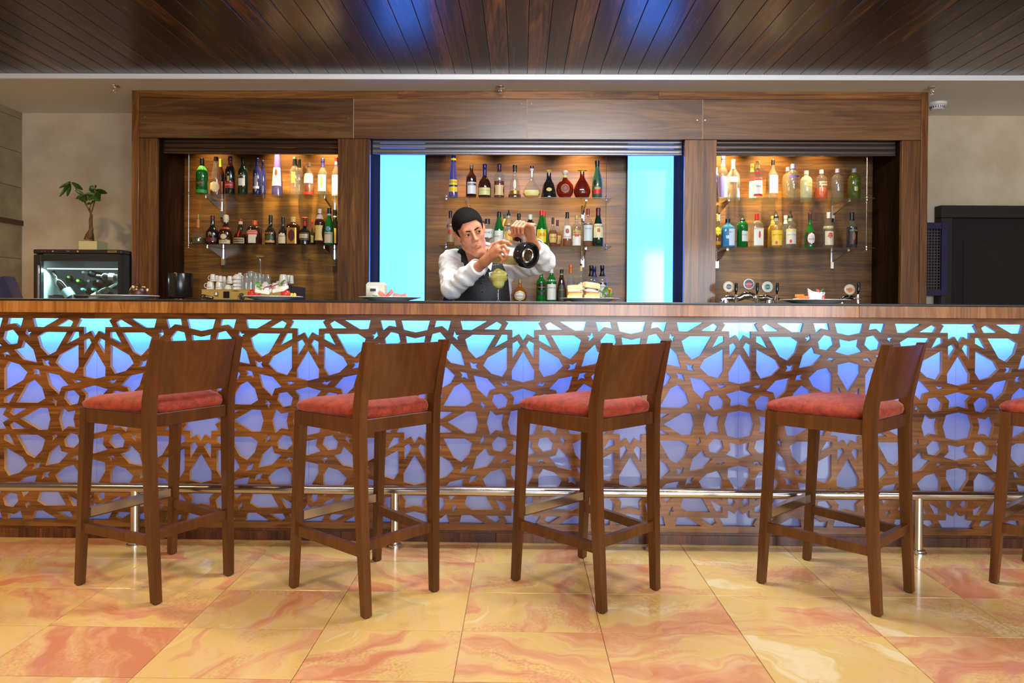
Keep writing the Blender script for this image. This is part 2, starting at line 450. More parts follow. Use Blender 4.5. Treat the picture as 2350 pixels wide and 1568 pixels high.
# service door in the back wall, right of the back bar
dfr = MB()
dx0, dx1 = at(2143, 600, YB).x, at(2143, 600, YB).x + 1.55
dz1 = at(2200, 475, YB).z
fw = at(2170, 600, YB).x - dx0
zi = at(2200, 503, YB).z
door = structure(MB().box(dx0+fw, dx1-fw, YB-0.045, YB-0.005, 0.0, zi).build('door_1', plain('door_dark', srgb(15,8,6), 0.8)))
for nm, a in (('door_jamb', (dx0, dx0+fw, 0, zi)), ('door_jamb', (dx1-fw, dx1, 0, zi)), ('door_head', (dx0, dx1, zi, dz1))):
    box_obj(nm, plain('door_frame_dark', srgb(26,13,12), 0.6), a[0], a[1], YB-0.09, YB-0.003, a[2]+0.0005, a[3]-0.0005, door, 0.004)
box_obj('door_panel', plain('door_leaf', srgb(17,9,7), 0.8), dx0+fw+0.12, dx1-fw-0.12, YB-0.052, YB-0.044, 0.3, zi-0.2, door, 0.003)
# ------------------------------------------------------------------ bar counter
sx = at(1201, 732.5, YBAR).x; sz = at(1201, 732.5, YBAR).z
U = 1/2778.0
HX, HZ = 0.5, 1338*U
BX0, BX1 = sx-3.0, sx+3.0
zcut_t = sz-0.0111; zcut_b = sz-2*HZ+0.0111

def lattice_holes():
    hs = []
    def star(cx, cz):
        def pol(r, d): return (cx+r*U*math.sin(R(d)), cz-r*U*math.cos(R(d)))
        hs.append([pol(274 if i % 2 == 0 else 196, 15*i) for i in range(24)])
        for k in range(12):
            a = 30*k
            hs.append([pol(291, a+15), pol(343, a+23.5), pol(514, a+15), pol(343, a+6.5)])
            hs.append([pol(420, a), pol(681, a+12.3), pol(793, a+10.25), pol(815, a), pol(793, a-10.25), pol(681, a-12.3)])
    hexa = [(378,358),(268,376),(193,300),(218,203),(320,178),(396,268)]
    arrow = [(638,608),(458,570),(338,440),(428,418),(463,318),(590,438)]
    s1 = [(300,523),(233,502),(220,540),(206,503),(170,490),(248,466)]
    s2 = [(548,285),(485,228),(505,158),(524,213),(565,214),(538,232)]
    s3 = [(691,788),(638,755),(591,765),(606,728),(574,681),(663,700)]
    def octa(cx, cz):
        P = lambda p: (cx+p[0]*U, cz+p[1]*U)
        hs.append([P((192,0)),P((152,148)),P((0,182)),P((-152,148)),P((-192,0)),P((-152,-148)),P((0,-182)),P((152,-148))])
        for s in (1, -1):
            hs.append([P((x, s*z)) for x, z in ((0,443),(175,392),(113,326),(126,228),(0,258),(-126,228),(-113,326),(-175,392))])
            hs.append([P((s*x, z)) for x, z in ((463,0),(418,160),(343,95),(248,112),(272,0),(248,-112),(343,-95),(418,-160))])
        for a in (1, -1):
            for b in (1, -1):
                for q in (hexa, arrow, s1, s2, s3):
                    hs.append([P((a*x, b*z)) for x, z in q])
    for i in range(-2, 5):
        for j in range(-3, 3):
            if (i+j) % 2 == 0: star(i*HX, j*HZ)
            else: octa(i*HX, j*HZ)
    return hs

M_EDGE = plain('cut_wood_edge', srgb(214, 166, 104), 0.55)
def lattice_mesh():
    cu = bpy.data.curves.new('lattice', 'CURVE'); cu.dimensions = '2D'; cu.fill_mode = 'BOTH'
    cu.extrude = 0.0095
    x0, x1, z0, z1 = -0.22, 1.22, -2*HZ-0.2, 0.2
    def poly(pts):
        sp = cu.splines.new('POLY'); sp.points.add(len(pts)-1)
        for p, q in zip(sp.points, pts): p.co = (q[0], q[1], 0, 1)
        sp.use_cyclic_u = True
    poly([(x0,z0),(x1,z0),(x1,z1),(x0,z1)])
    for h in lattice_holes():
        if all(x0+0.004 < x < x1-0.004 and z0+0.004 < z < z1-0.004 for x, z in h): poly(h)
    ob = bpy.data.objects.new('lattice_tmp', cu); COL.objects.link(ob)
    dg = bpy.context.evaluated_depsgraph_get(); dg.update()
    me = bpy.data.meshes.new_from_object(ob.evaluated_get(dg))
    bpy.data.objects.remove(ob); bpy.data.curves.remove(cu)
    bm = bmesh.new(); bm.from_mesh(me)
    for co, no in (((0.0001,0,0),(-1,0,0)), ((0.9999,0,0),(1,0,0)), ((0,-0.0111,0),(0,1,0)), ((0,-2*HZ+0.0111,0),(0,-1,0))):
        bmesh.ops.bisect_plane(bm, geom=bm.verts[:]+bm.edges[:]+bm.faces[:], plane_co=co, plane_no=no, clear_outer=True)
    for v in bm.verts: v.co = Vector((v.co.x, v.co.z+0.0095, v.co.y))
    bmesh.ops.recalc_face_normals(bm, faces=bm.faces)
    bm.to_mesh(me); bm.free()
    me.name = 'lattice_panel'; me.materials.clear(); me.materials.append(M_LATTICE); me.materials.append(M_EDGE)
    for pg in me.polygons: pg.material_index = 0 if abs(pg.normal.y) > .5 else 1
    return me

def acrylic(name):
    m = bpy.data.materials.new(name); m.use_nodes = True; nt = m.node_tree
    nt.nodes.remove(nt.nodes['Principled BSDF'])
    d = N(nt, 'ShaderNodeBsdfDiffuse'); d.inputs[0].default_value = (0.50, 0.51, 0.57, 1)
    t = N(nt, 'ShaderNodeBsdfTranslucent'); t.inputs[0].default_value = (0.85, 0.88, 0.92, 1)
    m1 = nt.nodes.new('ShaderNodeMixShader'); m1.inputs[0].default_value = 0.46
    nt.links.new(d.outputs[0], m1.inputs[1]); nt.links.new(t.outputs[0], m1.inputs[2])
    g = N(nt, 'ShaderNodeBsdfGlossy'); g.inputs['Roughness'].default_value = 0.04
    fr = N(nt, 'ShaderNodeFresnel'); fr.inputs[0].default_value = 1.49
    m2 = nt.nodes.new('ShaderNodeMixShader'); nt.links.new(fr.outputs[0], m2.inputs[0])
    nt.links.new(m1.outputs[0], m2.inputs[1]); nt.links.new(g.outputs[0], m2.inputs[2])
    nt.links.new(m2.outputs[0], nt.nodes['Material Output'].inputs[0])
    return m
M_ACRYL = acrylic('opal_acrylic')

bar = thing('bar_counter', 'long bar counter with carved star lattice front over glowing blue panels and black top', 'bar counter', (sx, YBAR, 0))
def bpart(name, mat, x0, x1, y0, y1, z0, z1, b=0.0, parent=None):
    o = box_obj(name, mat, x0-sx, x1-sx, y0-YBAR, y1-YBAR, z0, z1, parent or bar, b)
    return o
lat = lattice_mesh()
for i in range(-3, 3):
    o = link('lattice_panel', lat, bar, (i, 0, sz))
    MB().add([(i+.0005, .0195, zcut_b-.02), (i+.9995, .0195, zcut_b-.02), (i+.9995, .0195, zcut_t+.02), (i+.0005, .0195, zcut_t+.02)], [(0, 1, 2, 3)]).build('opal_sheet', M_ACRYL, bar)
# top rail, bottom rail, ledge, plinth
YF = 3.03
zf0 = at(1175, 724, YF).z; zf1 = at(1175, 697.5, YF).z
for i in range(-3, 3):
    bpart('top_rail', M_LATTICE, sx+i+0.0001, sx+i+0.9999, YBAR-0.0005, YBAR+0.019, zcut_t, zf1-0.004)
    bpart('bottom_rail', M_LATTICE, sx+i+0.0001, sx+i+0.9999, YBAR-0.0005, YBAR+0.019, 0.052, zcut_b)
bpart('ledge', M_PLINTH, BX0, BX1, YBAR-0.006, YBAR+0.03, 0.043, 0.052)
random.seed(3)
x = BX0
while x < BX1-0.01:
    x2 = min(x+0.72, BX1)
    bpart('plinth_board', M_PLINTH, x+0.0005, x2-0.0005, YBAR-0.010, YBAR+0.02, 0.0, 0.043, 0.001)
    x = x2
x = BX0-0.02
for w in (1.5, 1.5, 1.5, 1.54):
    bpart('fascia_board', M_FASCIA, x+0.0004, x+w-0.0004, YF, YF+0.024, zf0, zf1, 0.0012); x += w
YT = 3.44
bpart('overhang_soffit', M_PLINTH, BX0-0.02, BX1+0.02, YF+0.024, YT, zf1-0.012, zf1-0.001)
M_SLAB = plain('black_stone_top', (0.010, 0.011, 0.013), 0.4)
ZTOP = zf1+0.011
bpart('stone_top', M_SLAB, BX0-0.03, BX1+0.03, YF-0.002, YT+0.02, zf1, ZTOP, 0.002)
M_CARC = plain('carcass_grey', (0.22, 0.22, 0.24), 0.7)
bpart('carcass_back', M_CARC, BX0, BX1, 3.40, 3.42, 0.02, zf1-0.014)
bpart('carcass_floor', M_CARC, BX0, BX1, YBAR+0.03, 3.40, 0.02, 0.04)
bpart('end_panel', M_WALNUT_Z, BX0-0.02, BX0, YBAR-0.005, 3.42, 0.0, zf1-0.014)
bpart('end_panel', M_WALNUT_Z, BX1, BX1+0.02, YBAR-0.005, 3.42, 0.0, zf1-0.014)
# LED tape behind the opal sheets, along the top of the cavity
M_LED = emitmat('led_tape_blue', (0.04, 0.22, 1.0), 6.0)
bpart('led_tape', M_LED, BX0+0.05, BX1-0.05, YBAR+0.076, YBAR+0.084, zcut_t+0.008, zcut_t+0.012)
for i in range(3):
    area('bar_led_light', (BX0+1+2*i, YBAR+0.080, zcut_t+0.006), (R(-42), 0, 0), 1.96, 0.012, 46, (0.014, 0.165, 1.0))

# foot rail
YR = 3.072
rail = thing('foot_rail', 'long polished steel foot rail on short floor posts along the bar', 'foot rail', (sx, YR, 0))
zr = at(1175, 1128.5, YR).z
MB().tube([(BX0-sx, 0, zr), (BX1-sx, 0, zr)], 0.0215, 20).build('rail', M_STEEL, rail, True)
for px in (310, 906, 1497, 2106, ):
    X = at(px, 1258, YR).x - sx
    MB().tube([(X, 0, 0.0), (X, 0, zr)], 0.0205, 16).build('post', M_STEEL, rail, True)
    MB().lathe([(0.036, 0.0), (0.036, 0.006), (0.030, 0.010), (0.030, 0.016), (0.024, 0.019)], 20, (X, 0, 0)).build('floor_flange', M_STEEL, rail, True)
    if px == 310:
        MB().tube([(X, 0.0, zr), (X, 0.09, zr)], 0.012, 10).build('bracket', M_STEEL, rail, True)

# ------------------------------------------------------------------ bar stools
M_VELVET = None
def velvet():
    m, nt, b = newmat('coral_velvet')
    co, rnd = objcoords(nt)
    n = N(nt, 'ShaderNodeTexNoise', Scale=34.0, Detail=6.0, Roughness=0.75); nt.links.new(co, n.inputs['Vector'])
    nt.links.new(ramp(nt, n.outputs[0], [(0.35, srgb(112,30,14)), (0.65, srgb(166,60,34))]), b.inputs['Base Color'])
    b.inputs['Roughness'].default_value = 0.75
    b.inputs['Sheen Weight'].default_value = 0.4; b.inputs['Sheen Roughness'].default_value = 0.4
    b.inputs['Sheen Tint'].default_value = (1.0, 0.55, 0.45, 1)
    bp = N(nt, 'ShaderNodeBump', Strength=0.12, Distance=0.003)
    nt.links.new(n.outputs[0], bp.inputs['Height']); nt.links.new(bp.outputs[0], b.inputs['Normal'])
    return m
M_VELVET = velvet()
def make_stool():
    s = thing('bar_stool', 'x', 'bar stool')
    bw, fw_, dp = 0.155, 0.194, 0.196       # half widths at floor (leg centres), half depth
    za, zb = 0.636, 0.688                    # apron
    T = 0.034
    # back legs with raked posts
    for sd in (-1, 1):
        m = MB()
        P = lambda x, y, z, w=T, d=T: [(x-w/2, y-d/2, z), (x+w/2, y-d/2, z), (x+w/2, y+d/2, z), (x-w/2, y+d/2, z)]
        xs, yb = sd*0.168, -0.182
        secs = [(sd*bw, -dp-0.012, 0.004, 0.028, 0.030), (sd*0.163, -dp+0.006, 0.35, 0.034, 0.036), (xs, yb, 0.64, 0.034, 0.042),
                (xs, yb-0.004, 0.74, 0.034, 0.042), (xs+sd*0.002, yb-0.030, 0.86, 0.033, 0.036), (xs+sd*0.003, yb-0.056, 0.962, 0.031, 0.028)]
        vs = []; fs = []
        for q in secs: vs += P(q[0], q[1], q[2], q[3], q[4])
        n = len(secs)
        for i in range(n-1):
            for k in range(4):
                a = i*4+k; b2 = i*4+(k+1) % 4
                fs.append((a, b2, b2+4, a+4))
        fs += [(3,2,1,0), tuple((n-1)*4+k for k in range(4))]
        m.add(vs, fs).build('leg', M_STOOL, s)
        MB().lathe([(0.012, 0), (0.013, 0.004)], 10, (sd*bw, -dp-0.012, 0)).build('foot_glide', M_BLACKM, s)
    for sd in (-1, 1):
        MB().beam((sd*fw_, dp+0.014, 0.004), (sd*0.186, dp-0.022, zb), 0.028, 0.028, (0,1,0), 0.037, 0.037).build('leg', M_STOOL, s)
        MB().lathe([(0.012, 0), (0.013, 0.004)], 10, (sd*fw_, dp+0.014, 0)).build('foot_glide', M_BLACKM, s)
    # aprons
    box_obj('apron', M_STOOL, -0.168, 0.168, dp-0.034, dp-0.012, za, zb, s, 0.002)
    box_obj('apron', M_STOOL, -0.150, 0.150, -0.196, -0.174, za+0.004, zb, s, 0.002)
    for sd in (-1, 1):
        MB().beam((sd*0.171, -0.165, (za+zb)/2), (sd*0.190, dp-0.036, (za+zb)/2), 0.022, zb-za).build('apron', M_STOOL, s)
    # stretchers
    MB().beam((-0.150, -dp+0.002, 0.246), (0.150, -dp+0.002, 0.246), 0.020, 0.036).build('stretcher', M_STOOL, s)
    for sd in (-1, 1):
        MB().beam((sd*0.161, -dp+0.004, 0.226), (sd*0.190, dp+0.002, 0.226), 0.020, 0.036).build('stretcher', M_STOOL, s)
    fr = MB().beam((-0.178, dp+0.000, 0.275), (0.178, dp+0.000, 0.275), 0.022, 0.036).build('foot_bar', M_STOOL, s)
    kp = MB(); kp.box(-0.168, 0.168, dp-0.0125, dp+0.0125, 0.293, 0.2955); kp.box(-0.168, 0.168, dp-0.0135, dp-0.0115, 0.262, 0.2955)
    kp.build('kick_plate', M_STEEL, fr)
    # curved back panel
    m = MB(); n = 14; rows = [(0.757, -0.190), (0.80, -0.200), (0.86, -0.214), (0.91, -0.226), (0.954, -0.2385)]
    for side in (0, 1):
        for z, y in rows:
            for i in range(n+1):
                t = -1+2*i/n
                m.v.append((t*0.156, y-0.014*(1-t*t)+(0.010 if side == 0 else -0.010), z))
    nr = len(rows); w = n+1
    for side in (0, 1):
        o_ = side*nr*w
        for j in range(nr-1):
            for i in range(n):
                a = o_+j*w+i; m.f.append((a, a+1, a+w+1, a+w))
    for i in range(n):
        a = i; b2 = nr*w+i; m.f.append((a, a+1, b2+1, b2))
        a = (nr-1)*w+i; b2 = nr*w+a; m.f.append((a, a+1, b2+1, b2))
    m.build('back_panel', M_STOOL, s, True)
    # upholstered seat
    bm = bmesh.new(); bmesh.ops.create_grid(bm, x_segments=16, y_segments=16, size=1)
    m = MB(); n = 18; ring = []
    def outline(t):   # superellipse trapezoid
        a = 2*math.pi*t; c, s_ = math.cos(a), math.sin(a)
        e = 0.22
        x = math.copysign(abs(c)**e, c); y = math.copysign(abs(s_)**e, s_)
        hw = 0.186+0.022*y
        if y < -0.3: hw -= 0.016*((-y-0.3)/0.7)
        return x*hw, y*0.200+0.006
    bm.free()
    NR = 48
    levels = [(0.95, 0.686), (1.0, 0.692), (1.02, 0.706), (1.005, 0.722), (0.94, 0.735), (0.80, 0.745), (0.5, 0.752), (0.2, 0.754)]
    for f, z in levels:
        for k in range(NR):
            x, y = outline(k/NR)
            m.v.append((x*f, y*f+0.006*(1-f), z - 0.010*max(0, y/0.2)**2*(z > 0.71)))
    L = len(levels)
    for j in range(L-1):
        for k in range(NR):
            a = j*NR+k; b2 = j*NR+(k+1) % NR
            m.f.append((a, b2, b2+NR, a+NR))
    m.f.append(tuple(reversed(range(NR)))); m.f.append(tuple((L-1)*NR+k for k in range(NR)))
    m.build('seat_cushion', M_VELVET, s, True, 60)
    return s
stool0 = make_stool()
# floor points of the legs in the photograph: front-left, back-near, back-right, front-far
legs = [((185,1343),(358,1384),(519,1320),(400,1272)), ((678,1350),(836,1413),(989,1355),(872,1290)),
        ((1188,1333),(1376,1402),(1496,1352),(1343,1283)), ((1754,1340),(2004,1409),(2077,1358),(1862,1288))]
slab_ = ['coral-seat wooden bar stool at the left end, before the leftmost rail post',
         'coral-seat wooden bar stool second from the left, before the second rail post',
         'coral-seat wooden bar stool third from the left, right of the bartender',
         'coral-seat wooden bar stool fourth from the left, turned furthest sideways',
         'bar stool mostly cut off by the right edge of the photo']
pos = []
for L4 in legs:
    p = [atz(x, y, 0) for x, y in L4]
    front = (p[0]+p[3])/2; back = (p[1]+p[2])/2
    c = (front+back)/2; d = front-back
    pos.append((c.x, c.y, math.atan2(d.y, d.x)-math.pi/2))
fl5 = atz(2281, 1338, 0); a5 = pos[3][2]+R(-4)
off = Matrix.Rotation(a5, 3, 'Z') @ Vector((-0.194, 0.210, 0))
pos.append((fl5.x-off.x, fl5.y-off.y, a5))
for i, (x, y, a) in enumerate(pos):
    s = stool0 if i == 0 else copy_tree(stool0)
    s.location = (x, y, 0); s.rotation_euler = (0, 0, a)
    tag(s, slab_[i], 'bar stool', 'wooden bar stools along the bar')
print('STOOLS', [(round(p[0],2), round(p[1],2), round(math.degrees(p[2]),1)) for p in pos])
# ------------------------------------------------------------------ back bar cabinet
YC = 5.35; YN = 5.79
X = lambda px, Y=YC: at(px, 500, Y).x
Zc = lambda py, px=1175, Y=YC: at(px, py, Y).z
cx0, cx1 = X(304), X(2126)
cab = thing('back_bar_cabinet', 'wide walnut back bar cabinet with three open niches under a panelled header', 'cabinet', ((cx0+cx1)/2, YC, 0))
cxm = (cx0+cx1)/2
def cpart(name, mat, x0, x1, y0, y1, z0, z1, b=0.0, parent=None):
    m = MB()
    a = (x0-cxm, x1-cxm, y0-YC, y1-YC, z0, z1)
    m.bbox(*a, b) if b else m.box(*a)
    return m.build(name, mat, parent or cab)
zh0 = Zc(320); ztr = Zc(228); ZCT = ZC-0.002
posts = [(cx0, X(360)), (X(775), X(848)), (X(1570), X(1643)), (X(2068), cx1)]
for i, (a, b_) in enumerate(posts):
    if i in (0, 3):
        e0, e1 = (a, a+0.055) if i == 0 else (b_-0.055, b_)
        cpart('side_panel', M_WALNUT_Z, e0, e1, YC-0.012, YB-0.004, 0.0, ZCT, 0.0015)
        a2, b2 = (e1, b_) if i == 0 else (a, e0)
        cpart('post', M_WALNUT_Z, a2+0.0005, b2-0.0005, YC-0.004, YC+0.03, 0.0, zh0, 0.0015)
    else:
        cpart('post', M_WALNUT_Z, a, b_, YC-0.004, YC+0.03, 0.0, zh0, 0.0015)
ha, hb = cx0+0.056, cx1-0.056
hj = [ha, X(811), X(1208), X(1610), hb]
for i in range(4):
    hp = cpart('header_panel', M_HEADER, hj[i]+0.0016, hj[i+1]-0.0016, YC-0.010, YC+0.012, zh0+0.002, ztr-0.001, 0.001)
    for sx_, sy_ in {0: ((332, 268), (799, 271)), 1: ((819, 271), (1197, 238)), 2: ((1220, 238), (1600, 276)), 3: ((1618, 276), (2101, 276))}[i]:
        p = at(sx_, sy_, YC-0.010)
        MB().lathe([(0.0001, 0), (0.006, 0.0004), (0.006, 0.001), (0.004, 0.003)], 10).xform(
            Matrix.Translation((p.x-cxm, -0.0095, p.z)) @ Matrix.Rotation(R(90), 4, 'X')).build('screw_cap', M_CHROME, hp, True)
for xj in hj[1:4]: cpart('joint_strip', plain('pale_edge', srgb(206, 188, 158), 0.6), xj-.0014, xj+.0014, YC-.0085, YC+.012, zh0+.002, ztr-.001)
cpart('header_backing', M_DARKWOOD, ha, hb, YC+0.013, YC+0.028, zh0+0.002, ztr)
for a, b_ in ((ha, X(912)), (X(912), X(1509)), (X(1509), hb)):
    cpart('top_rail', M_WALNUT_X, a+0.0004, b_-0.0004, YC-0.012, YC+0.02, ztr, ZCT, 0.001)
# niche carcass: backs, tops, divider cheeks
niches = [(X(360), X(775)), (X(848), X(1570)), (X(1643), X(2068))]
ZB = 0.85                                    # back counter
ZS = 1.135                                   # bottle step of the centre niche
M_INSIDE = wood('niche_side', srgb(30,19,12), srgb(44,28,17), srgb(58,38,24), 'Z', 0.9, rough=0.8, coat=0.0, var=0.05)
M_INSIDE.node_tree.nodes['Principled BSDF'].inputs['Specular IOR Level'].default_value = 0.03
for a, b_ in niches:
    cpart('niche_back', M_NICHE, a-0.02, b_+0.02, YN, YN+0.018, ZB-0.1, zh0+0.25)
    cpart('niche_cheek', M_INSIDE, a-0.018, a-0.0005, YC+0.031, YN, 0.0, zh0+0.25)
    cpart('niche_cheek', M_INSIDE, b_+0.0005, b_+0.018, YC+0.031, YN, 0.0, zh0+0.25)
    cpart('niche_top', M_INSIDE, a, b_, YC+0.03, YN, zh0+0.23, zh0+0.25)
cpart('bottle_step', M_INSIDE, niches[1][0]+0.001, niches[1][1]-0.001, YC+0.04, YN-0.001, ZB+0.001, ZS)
cpart('counter_top', M_SLAB, cx0+0.06, cx1-0.06, YC-0.50, YN, ZB-0.03, ZB, 0.002)
for i in range(9):
    w = (cx1-cx0-0.12)/9
    dr = cpart('cupboard_door', M_WALNUT_Z, cx0+0.06+i*w+0.003, cx0+0.06+(i+1)*w-0.003, YC-0.47, YC-0.45, 0.1, ZB-0.035, 0.002)
    MB().tube([(cx0+0.06+i*w+0.06-cxm, -0.485, 0.7), (cx0+0.06+i*w+0.06-cxm, -0.485, 0.8)], 0.006, 8).build('handle', M_STEEL, dr, True)
cpart('base_carcass', M_DARKWOOD, cx0+0.06, cx1-0.06, YC-0.449, YN, 0.0, ZB-0.031)
# rolled-up shutters
def shutmat(name, c, metal):
    return plain(name, c, 0.35, metal)
for k, ((a, b_), mt) in enumerate(zip(niches, (shutmat('shutter_bronze', srgb(74,54,38), 0.6), shutmat('shutter_steel', srgb(120,116,122), 0.7), shutmat('shutter_bronze2', srgb(84,72,68), 0.6)))):
    zs = Zc(356, 1175, YC+0.09); n = 3
    h = (zh0+0.03-zs-0.012)/n
    for i in range(n):
        z0 = zs+0.012+i*h
        m = MB().tube([(a+0.004-cxm, 0.09, z0+h*0.5), (b_-0.004-cxm, 0.09, z0+h*0.5)], h*0.5, 10)
        for j in range(len(m.v)):
            v = m.v[j]; m.v[j] = (v[0], 0.09+(v[1]-0.09)*0.35, v[2])
        m.build('shutter_slat', mt, cab, True)
    cpart('shutter_bar', mt, a+0.004, b_-0.004, YC+0.075, YC+0.105, zs, zs+0.012, 0.002)
# glowing light boxes of the centre niche
def lightbox_mat():
    m = bpy.data.materials.new('lightbox_glow'); m.use_nodes = True; nt = m.node_tree
    b = nt.nodes['Principled BSDF']
    b.inputs['Base Color'].default_value = (0.05, 0.08, 0.10, 1); b.inputs['Roughness'].default_value = 0.08
    b.inputs['Emission Color'].default_value = (0.05, 0.21, 1.0, 1)
    b.inputs['Emission Strength'].default_value = 5.4
    return m
M_LB = lightbox_mat()
YLB = YN-0.07
for a, b_ in ((872, 975), (1440, 1545)):
    x0, x1 = at(a, 500, YLB).x, at(b_, 500, YLB).x
    cpart('light_box', M_BLACKM, x0-0.004, x1+0.004, YLB+0.004, YN-0.001, ZS+0.001, zh0+0.1)
    cpart('light_panel', M_LB, x0, x1, YLB, YLB+0.004, ZS+0.002, zh0+0.1)
# warm niche spots just under the niche tops, plus added narrow beams for the lower back wall
for px, pw in ((470, 4), (640, 11), (745, 11), (1070, 6), (1200, 5), (1335, 10), (1665, 15), (1780, 11), (1890, 4)):
    p = at(px, 400, YN-0.17)
    spot('niche_spot', (p.x, YN-0.21, zh0+0.20), (R(15), 0, 0), pw*6.0, (1.0, 0.68, 0.28), 84, 0.9, 0.02)
    spot('niche_fill_beam', (p.x, YN-0.30, zh0+0.21), (R(16), 0, 0), pw*26.0, (1.0, 0.68, 0.28), 46, 1.0, 0.02)
# ------------------------------------------------------------------ glass shelves, cables, bottles
YS0, YS1 = 5.44, YN-0.004
def shelf(label, pl, pr, yl, yr, brs, group='glass bottle shelves'):
    a = at(pl, yl, YS0); b = at(pr, yr, YS0); z = (a.z+b.z)/2
    s = thing('glass_shelf', label, 'shelf', ((a.x+b.x)/2, YS0, z-0.008), 0, group)
    ox, oy, oz = s.location
    box_obj('glass_pane', M_SHELFGLASS, a.x-ox, b.x-ox, 0, YS1-oy, 0, 0.008, s, 0.001)
    for px, lean in brs:
        X_ = at(px, yl+15, YN-0.012).x - ox
        br = box_obj('bracket', M_CHROME, X_-0.014, X_+0.014, YN-0.014-oy, YN-0.001-oy, -0.14, -0.001, s, 0.002)
        m = MB(); w = 0.007
        y0, y1 = YN-0.30-oy, YN-0.014-oy
        m.add([(X_-w, y0, -0.003), (X_-w, y1, -0.003), (X_-w, y1, -0.085), (X_-w, y0, -0.016),
               (X_+w, y0, -0.003), (X_+w, y1, -0.003), (X_+w, y1, -0.085), (X_+w, y0, -0.016)],
              [(0,1,2,3), (7,6,5,4), (0,4,5,1), (1,5,6,2), (2,6,7,3), (3,7,4,0)]).build('bracket_arm', M_CHROME, br)
        MB().tube([(X_, y0+0.005, -0.02), (X_, y0+0.005, -0.001)], 0.006, 8).build('bracket_tip', M_CHROME, br, True)
    return z
nL1 = niches[0][1]; nR0 = niches[2][0]
def pxr(Xw, Y): 
    # pixel column of a world X on plane Y (near the shelf rows)
    lo, hi = 0.0, 2350.0
    for _ in range(40):
        mid = (lo+hi)/2
        if at(mid, 500, Y).x < Xw: lo = mid
        else: hi = mid
    return lo
ZLU = shelf('upper glass shelf of the left niche on chrome brackets', 417, pxr(nL1-0.004, YS0), 443, 446, ((508, 0), (767, 0)))
ZLL = shelf('lower glass shelf of the left niche above the coffee cups', 415, pxr(nL1-0.004, YS0), 559, 562, ((511, 0), (766, 0)))
ZCU = shelf('upper glass shelf of the centre niche holding cognac decanters', 1008, 1405, 450.5, 453.5, ((1075, 0), (1338, 0)))
ZCL = shelf('lower glass shelf of the centre niche behind the bartender', 1007, 1404, 561, 566.5, ((1075, 0), (1337, 0)))
ZRU = shelf('upper glass shelf of the right niche under the vodka bottles', pxr(nR0+0.004, YS0), 2008, 452, 453.5, ((1649, 0), (1912, 0)))
ZRL = shelf('lower glass shelf of the right niche above the beer taps', pxr(nR0+0.004, YS0), 2008, 566, 568.5, ((1646, 0), (1910, 0)))
for px, zl, lab in ((433, ZLL, 'thin steel cable holding the left ends of the left niche shelves'),
                    (1024.5, ZCL, 'thin steel cable left of the yellow-label bottle in the centre niche'),
                    (1391, ZCL, 'thin steel cable at the right ends of the centre niche shelves'),
                    (1989, ZRL, 'thin steel cable holding the right ends of the right niche shelves')):
    X_ = at(px, 460, YS0+0.02).x
    c = thing('suspension_cable', lab, 'cable', (X_, YS0+0.02, zl-0.03), 0, 'shelf cables')
    MB().tube([(0, 0, 0), (0, 0, zh0+0.228-zl+0.03)], 0.0016, 6).build('wire', M_STEEL, c)
    zu = {433: ZLU, 1024.5: ZCU, 1391: ZCU, 1989: ZRU}[px]
    for z in (zl, zu):
        MB().lathe([(0.006, -0.026), (0.007, -0.024), (0.007, -0.0095)], 10, (0, 0, z-zl+0.03)).build('cable_grip', M_CHROME, c, True)
        MB().lathe([(0.007, 0.0005), (0.007, 0.010), (0.004, 0.014)], 10, (0, 0, z-zl+0.03)).build('cable_grip', M_CHROME, c, True)

PROF = {
 'std': [(.90,0),(1,.015),(1,.58),(.96,.63),(.80,.68),(.52,.735),(.38,.79),(.34,.84),(.33,.985)],
 'wine': [(.92,0),(1,.015),(1,.60),(.95,.66),(.75,.72),(.48,.77),(.37,.82),(.34,.985)],
 'long': [(.95,0),(1,.015),(1,.42),(.9,.52),(.68,.64),(.48,.76),(.38,.86),(.36,.985)],
 'cone': [(1,0),(1,.02),(.9,.3),(.62,.7),(.46,.985)],
 'squat': [(.85,0),(.97,.02),(1,.30),(.97,.40),(.8,.50),(.5,.575),(.30,.64),(.27,.70),(.27,.985)],
 'bell': [(1,0),(1.0,.03),(.94,.10),(.80,.30),(.66,.48),(.42,.60),(.3,.68),(.27,.75),(.27,.985)],
 'round': [(.45,0),(.62,.02),(.9,.15),(1,.30),(.92,.46),(.65,.58),(.36,.66),(.24,.72),(.24,.985)],
 'tear': [(.55,0),(.8,.03),(1,.2),(.97,.32),(.78,.48),(.48,.62),(.3,.72),(.25,.8),(.25,.985)],
 'diamond': [(.5,0),(.75,.03),(1,.15),(.93,.24),(.6,.40),(.3,.52),(.22,.6),(.2,.7),(.2,.985)],
 'abs': [(.92,0),(1,.015),(1,.66),(.95,.72),(.75,.785),(.45,.82),(.36,.845),(.34,.985)],
 'jug': [(.85,0),(.95,.02),(.97,.08),(1,.38),(.92,.46),(.6,.55),(.38,.62),(.32,.70),(.30,.985)],
 'decant': [(.7,0),(.9,.02),(1,.18),(.95,.26),(.6,.38),(.28,.46),(.2,.52),(.2,.985)],
 'bulb': [(.9,0),(1,.02),(1,.20),(.9,.34),(.62,.46),(.42,.52),(.42,.6),(.40,.68),(.3,.74),(.27,.985)],
 'sq': [(.95,0),(1,.015),(1,.66),(.9,.72),(.5,.78),(.36,.81),(.34,.985)],
 'champ': [(.92,0),(1,.015),(1,.36),(.92,.48),(.68,.62),(.46,.74),(.40,.86),(.38,.985)],
}
def rat(prof, z):
    for (r0, z0), (r1, z1) in zip(prof, prof[1:]):
        if z0 <= z <= z1: return r0+(r1-r0)*(z-z0)/max(z1-z0, 1e-6)
    return prof[-1][0]
_g = {}
